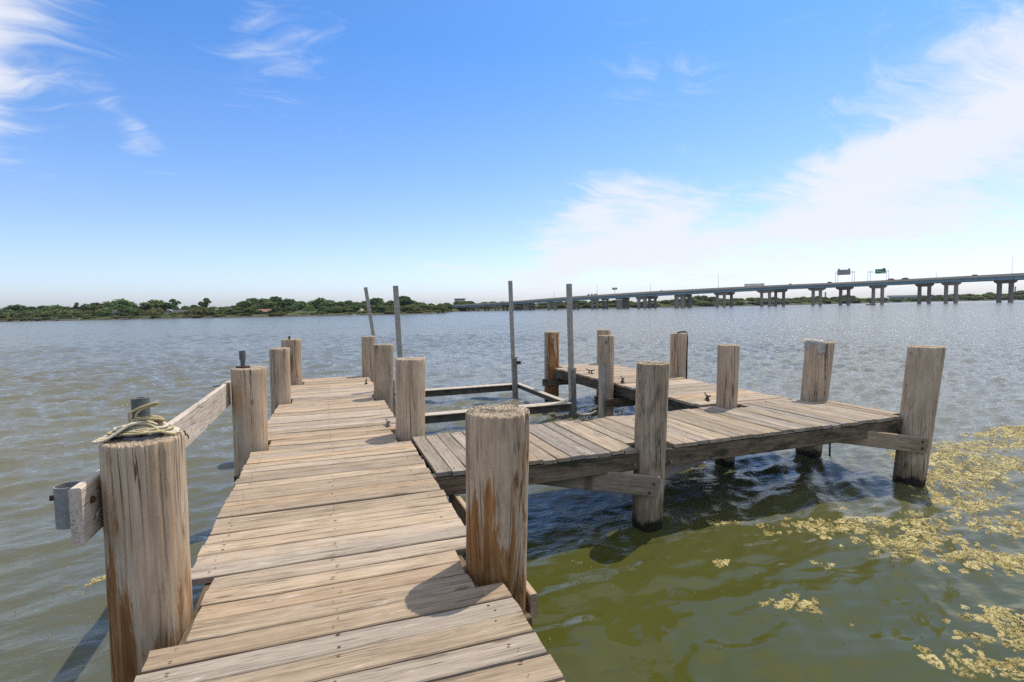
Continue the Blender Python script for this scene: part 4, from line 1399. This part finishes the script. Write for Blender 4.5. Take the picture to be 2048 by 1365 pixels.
rw = random.Random(5)
for q in range(7):                                             # bundle falling to the left edge
    o_ = (q - 3) * .0125
    dz = rw.uniform(0, .012)
    strand([(.03, -.035 + o_ * .4, .065 + dz), (-.02, -.055 + o_ * .6, .064 + dz), (-.07, -.06 + o_, .040), (-.115, -.062 + o_ * 1.3, .014), (-.150 - rw.uniform(0, .012), -.045 + o_ * 1.5, .008), (-.125, -.02 + o_, .012), (-.07, .0 + o_, .035)], .0052, M_rope if q % 3 else M_rope2)
for q in range(6):                                             # loops to the right
    o_ = (q - 2.5) * .0135
    dz = rw.uniform(0, .01)
    strand([(-.01, -.045 + o_ * .4, .066 + dz), (.045, -.045 + o_ * .5, .058 + dz), (.09, -.03 + o_, .026), (.135 + rw.uniform(0, .015), -.01 + o_ * 1.4, .008), (.12, .03 + o_, .012), (.05, .05, .03)], .0052, M_rope2 if q % 3 else M_rope)
for q in range(6):                                             # slack coil lying on the flange
    a0, e_ = rw.uniform(0, 6), rw.uniform(.8, 1.15)
    strand([((.072 + .010 * q + rw.uniform(-.008, .008)) * math.cos(t + a0) * e_, (.062 + .008 * q + rw.uniform(-.008, .008)) * math.sin(t + a0), .026 + .004 * (5 - q) + rw.uniform(0, .006)) for t in np.linspace(0, 5.9, 14)], .0052, M_rope if q % 2 else M_rope2)
for q in range(4):                                             # turns round the neck
    z = .050 + q * .0105
    strand([((.041 + .002 * q) * math.cos(t), (.041 + .002 * q) * math.sin(t), z + .004 * math.sin(t + q)) for t in np.linspace(0, 2 * math.pi, 13)], .0054, M_rope if q % 2 else M_rope2)
strand([(-.02, -.05, .07), (-.035, -.045, .11), (.0, -.052, .135), (.04, -.05, .15), (.075, -.04, .158), (.07, -.035, .148), (.025, -.048, .138), (-.005, -.052, .11), (.0, -.052, .075)], .0046, M_rope)
strand([(.0, -.045, .085), (.05, -.05, .095), (.085, -.03, .085), (.08, .0, .07), (.04, .035, .07)], .0056, M_rope)
strand([(.0, -.048, .09), (.055, -.055, .087), (.092, -.03, .075), (.08, .01, .062), (.03, .04, .06)], .0056, M_rope)
strand([(-.03, -.03, .06), (-.055, .0, .055), (-.085, .03, .03), (-.10, .05, .012), (-.06, .08, .008)], .005, M_rope)

# rag on the leaning piling
def drape():
    T = Vector(PILES['p15'][1])
    nx, ny = 16, 14
    rr = .192
    r = np.random.default_rng(3)
    ax = np.array([-RW[0][0], -RW[1][0]]); ax /= np.linalg.norm(ax)         # towards the left of the piling as seen from the dock
    ay = np.array([ax[1], -ax[0]])
    tow = np.array([-T.x, -T.y]); tow /= np.linalg.norm(tow)
    ay = tow - ax * (tow @ ax); ay /= np.linalg.norm(ay)
    vs, fs = [], []
    for i in range(nx):
        for j in range(ny):
            u = 0.01 + 0.235 * i / (nx - 1)
            v = -0.10 + (0.26 + 0.20 * (2 <= i <= 8) - 0.05 * (i > 12)) * j / (ny - 1)
            lim = rr * 1.02
            ve = math.sqrt(max(lim * lim - u * u, 0.0004))
            pxy = ax * u + ay * min(v, ve)
            drop = max(0.0, v - ve) + max(0.0, u - lim) * 0.7
            z = 0.018 + 0.011 * math.sin(9 * u * 6 + 2 * v * 9) * (v < ve) + r.normal() * .0025
            z += (0.025 if u > 0.06 else 0) * math.exp(-((v + .02) / .12) ** 2)
            vs.append((T.x + pxy[0], T.y + pxy[1], T.z + z - drop))
    for i in range(nx - 1):
        for j in range(ny - 1):
            fs.append((i * ny + j, (i + 1) * ny + j, (i + 1) * ny + j + 1, i * ny + j + 1))
    o = link('cloth', mesh_from('cloth', vs, fs, M_rag, True))
    md = o.modifiers.new('thick', 'SOLIDIFY'); md.thickness = .006; md.offset = 1
    return tag(o, 'grey rag draped over the leaning piling of the end platform', 'rag')


drape()
# dark strap hanging down a piling
T = Vector(PILES['p13'][1])
rt = np.array([RW[0][0], RW[1][0]]); rt /= np.linalg.norm(rt)
fw = -np.array([T.x, T.y]); fw /= np.linalg.norm(fw)
pp = lambda a, b, z: (T.x + rt[0] * a + fw[0] * b, T.y + rt[1] * a + fw[1] * b, z)
mb = MB(); mb.tube(smooth_path([pp(-.02, .05, T.z + .012), pp(.08, .03, T.z + .03), pp(.155, .02, T.z + .008), pp(.175, .03, T.z - .12), pp(.168, .04, T.z - .45), pp(.165, .03, T.z - .80), pp(.16, .03, .80)], 6), .016, 8)
tag(mb.obj('strap', M_strap, None, True), 'dark strap hanging from the top of a piling down its right side', 'strap')
# weed rope under the leaning piling
mb = MB(); mb.tube(smooth_path([(7.02, 5.78, .62), (7.03, 5.77, .42), (7.01, 5.77, .25), (7.02, 5.78, -.05)], 5), .014, 6)
tag(mb.obj('rope', M_strap, None, True), 'short dark rope end hanging below the deck beside the leaning piling', 'rope')

# ================================================================ boat lift
lift = empty('boat_lift', (2.9, 11.1, 0), label='empty boat lift, a low rectangular frame in the water with four tall guide poles', cat='boat lift')
LL = lift.location


def sq_tube(name, p0, p1, w_, mat, wdt=None):
    me, M = board_mesh(name, p0, p1, w_, wdt or w_, mat, segs=2, up=(0, 1, 0), wob=0.001)
    o = link(name, me, lift)
    o.matrix_basis = Matrix.Translation(LL).inverted() @ M
    return o


sq_tube('guide_pole', (4.419, 12.4, -1.4), (4.335, 12.4, 2.949), .086, M_alu)
sq_tube('guide_pole', (4.728, 9.75, -1.4), (4.663, 9.75, 2.752), .092, M_alu)
sq_tube('guide_pole', (1.335, 9.75, -1.4), (1.216, 9.75, 2.728), .088, M_alu)
sq_tube('guide_pole', (1.41, 12.5, -1.4), (.887, 12.5, 2.813), .076, M_alu)
sq_tube('pole_sleeve', (4.442, 12.4, -1.3), (4.394, 12.4, 1.05), .118, M_aludark)
sq_tube('pole_sleeve', (4.738, 9.75, -1.3), (4.706, 9.75, 1.03), .122, M_aludark)
sq_tube('collar', (4.3945, 12.4, 1.02), (4.393, 12.4, 1.07), .140, M_alu)
sq_tube('collar', (4.7063, 9.75, 1.0), (4.7055, 9.75, 1.05), .142, M_alu)
mb = MB(); mb.box(4.44 - LL.x, 4.53 - LL.x, 12.28 - LL.y, 12.34 - LL.y, .88, .96); mb.obj('bracket', M_rust, lift)


def ibeam(p0, p1, wd=.25, hh=.15):
    p0, p1 = Vector(p0), Vector(p1)
    board('beam_flange', p0, p1, .022, wd, M_frame, lift, segs=5, wob=.001)
    dz = Vector((0, 0, -.012 - hh / 2))
    board('beam_web', p0 + dz, p1 + dz, hh, wd * .4, M_framedark, lift, segs=5, wob=.001)


ibeam((1.28, 9.66, .355), (4.58, 9.66, .355))
ibeam((1.28, 12.58, .355), (4.46, 12.58, .355))
ibeam((4.53, 9.76, .372), (4.53, 12.48, .372), .12, .10)
ibeam((1.34, 9.76, .372), (1.34, 12.48, .372), .12, .10)

# ================================================================ floating algae
def algae_mat():
    m_, t = new_mat('algae')
    pos = t.node('ShaderNodeNewGeometry')
    p = pos.outputs['Position']
    isl = pos.outputs['Random Per Island']
    n = t.noise(p, 70.0, 6.0, 0.75)
    colr = t.ramp(t.m('ADD', t.m('MULTIPLY', n, 0.8), t.m('MULTIPLY', isl, 0.28)), [(0.34, (0.13, 0.105, 0.022)), (0.5, (0.40, 0.325, 0.09)), (0.75, (0.68, 0.58, 0.27))])
    bs = t.princ(colr, 0.38, t.bump(n, 1.0, 0.015), 0.5, out=False)
    hole = t.ss(t.noise(p, 38.0, 6.0, 0.75), 0.41, 0.53, 0.12, 1.0)
    mx = t.node('ShaderNodeMixShader', {0: hole, 1: t.node('ShaderNodeBsdfTransparent').outputs[0], 2: bs.outputs[0]})
    o = t.node('ShaderNodeOutputMaterial')
    t.t.links.new(mx.outputs[0], o.inputs[0])
    return m_


def build_algae():
    r = np.random.default_rng(21)
    pts = []
    clusters = [  # x, y, sx, sy, rotation, count
        (4.75, 3.85, .34, .13, -.5, 60), (4.95, 3.45, .26, .10, -.5, 46), (5.45, 3.45, .09, .24, .2, 48), (5.72, 3.55, .13, .18, .2, 22),
        (5.35, 2.85, .42, .10, -.52, 70), (5.75, 2.70, .3, .09, -.5, 60), (4.55, 2.22, .20, .10, -.5, 34), (4.35, 2.02, .22, .08, -.5, 30), (3.85, 1.98, .20, .06, -.5, 34),
        (3.24, 2.98, .10, .05, -.4, 11), (3.22, 3.70, .03, .03, 0, 4), (4.0, 3.30, .03, .04, 0, 4), (3.8, 4.38, .09, .03, -.4, 8), (4.4, 2.35, .02, .02, 0, 3),
        (6.3, 3.3, .35, .12, -.5, 40), (-1.95, 5.35, .08, .03, .3, 5), (6.9, 2.9, .5, .2, -.5, 60), (5.0, 1.9, .4, .15, -.5, 50)]
    for (x, y, sx, sy, a, c) in clusters:
        c = int(c * 2.3)
        g = r.normal(size=(c, 2)) * (sx, sy)
        pts.append(np.stack([x + g[:, 0] * math.cos(a) - g[:, 1] * math.sin(a), y + g[:, 0] * math.sin(a) + g[:, 1] * math.cos(a)], -1))
    # the wide mat off the right-hand corner, torn into streaks
    q = r.uniform((5.8, 2.6), (17.0, 7.4), (26000, 2))
    s = np.sin(q[:, 0] * 1.9 + 2.3 * q[:, 1] + .8 * np.sin(q[:, 1] * 3.1)) + .8 * np.sin(q[:, 0] * .83 - q[:, 1] * 2.7 + 1.0) + .6 * np.sin(q[:, 0] * 3.3 + 5.1 * q[:, 1])
    lim = 3.55 + (q[:, 0] - 6.4) * .05
    topl = 5.7 + (q[:, 0] - 9.0) * 0.02
    keep = (s + r.normal(0, .45, len(q)) > 0.1) & (q[:, 1] > lim) & (q[:, 1] < topl) & (q[:, 0] > 6.35 + .55 * np.maximum(q[:, 1] - 4.1, 0) * 1.9)
    pts.append(q[keep])
    nspk = 420
    spk = np.concatenate([r.uniform((.95, .8), (6.0, 4.6), (300, 2)), r.uniform((-3.2, 1.2), (-1.0, 6.0), (120, 2))])
    pts = np.concatenate(pts + [spk])
    nr = 10
    ang = np.linspace(0, 2 * np.pi, nr, endpoint=False)
    rad = r.gamma(2.4, .0150, len(pts)).clip(.006, .08)
    rad[-nspk:] = r.uniform(.0025, .007, nspk)
    shape = 1 + .26 * r.normal(size=(len(pts), nr))
    el = r.uniform(.65, 1.0, len(pts))
    rot = r.uniform(0, 6.28, len(pts))
    n_ = len(pts)
    V, F = [], []
    for fr, zz in ((1.0, -.008), (.62, .006), (0.25, .009)):
        ex, ey = rad[:, None] * shape * fr * np.cos(ang), rad[:, None] * shape * fr * np.sin(ang) * el[:, None]
        X = pts[:, 0, None] + ex * np.cos(rot)[:, None] - ey * np.sin(rot)[:, None]
        Y = pts[:, 1, None] + ex * np.sin(rot)[:, None] + ey * np.cos(rot)[:, None]
        Z = wave_h(X, Y, np.full(X.shape, .06)) + zz + r.normal(size=X.shape) * .0035 + r.normal(-.001, .0045, (n_, 1))
        V.append(np.stack([X, Y, Z], -1))
    V = np.stack(V, 1)                                     # n, 3, nr, 3
    n = len(pts)
    V = V.reshape(-1, 3)
    for i in range(n):
        b = i * 3 * nr
        for lv in range(2):
            for k in range(nr):
                k2 = (k + 1) % nr
                F.append((b + lv * nr + k, b + lv * nr + k2, b + (lv + 1) * nr + k2, b + (lv + 1) * nr + k))
        F.append(tuple(b + 2 * nr + k for k in range(nr)))
    o = link('algae', mesh_from('algae', V, F, algae_mat(), True))
    return tag(o, 'floating yellow green algae clumps drifting on the water', kind='stuff')


build_algae()

# ================================================================ light haze over the lake
HAZE = 0.00010
if HAZE > 0:
    mb = MB()
    c = at(1100, 700, 0)
    hv = [Vector((-700, -150, 0)), Vector((1500, -150, 0)), Vector((1500, 1400, 0)), Vector((-700, 1400, 0))]
    mb.box(-760, 1150, -760, 1000, -3.5, 24.0)
    m_ = bpy.data.materials.new('haze')
    m_.use_nodes = True
    t = NT(m_.node_tree)
    v = t.node('ShaderNodeVolumePrincipled', {'Color': (0.93, 0.96, 1.0), 'Density': HAZE, 'Anisotropy': 0.2})
    o_ = t.node('ShaderNodeOutputMaterial')
    t.t.links.new(v.outputs[0], o_.inputs['Volume'])
    hz_o = mb.obj('haze', m_)
    tag(hz_o, 'thin pale haze over the lake', kind='stuff')
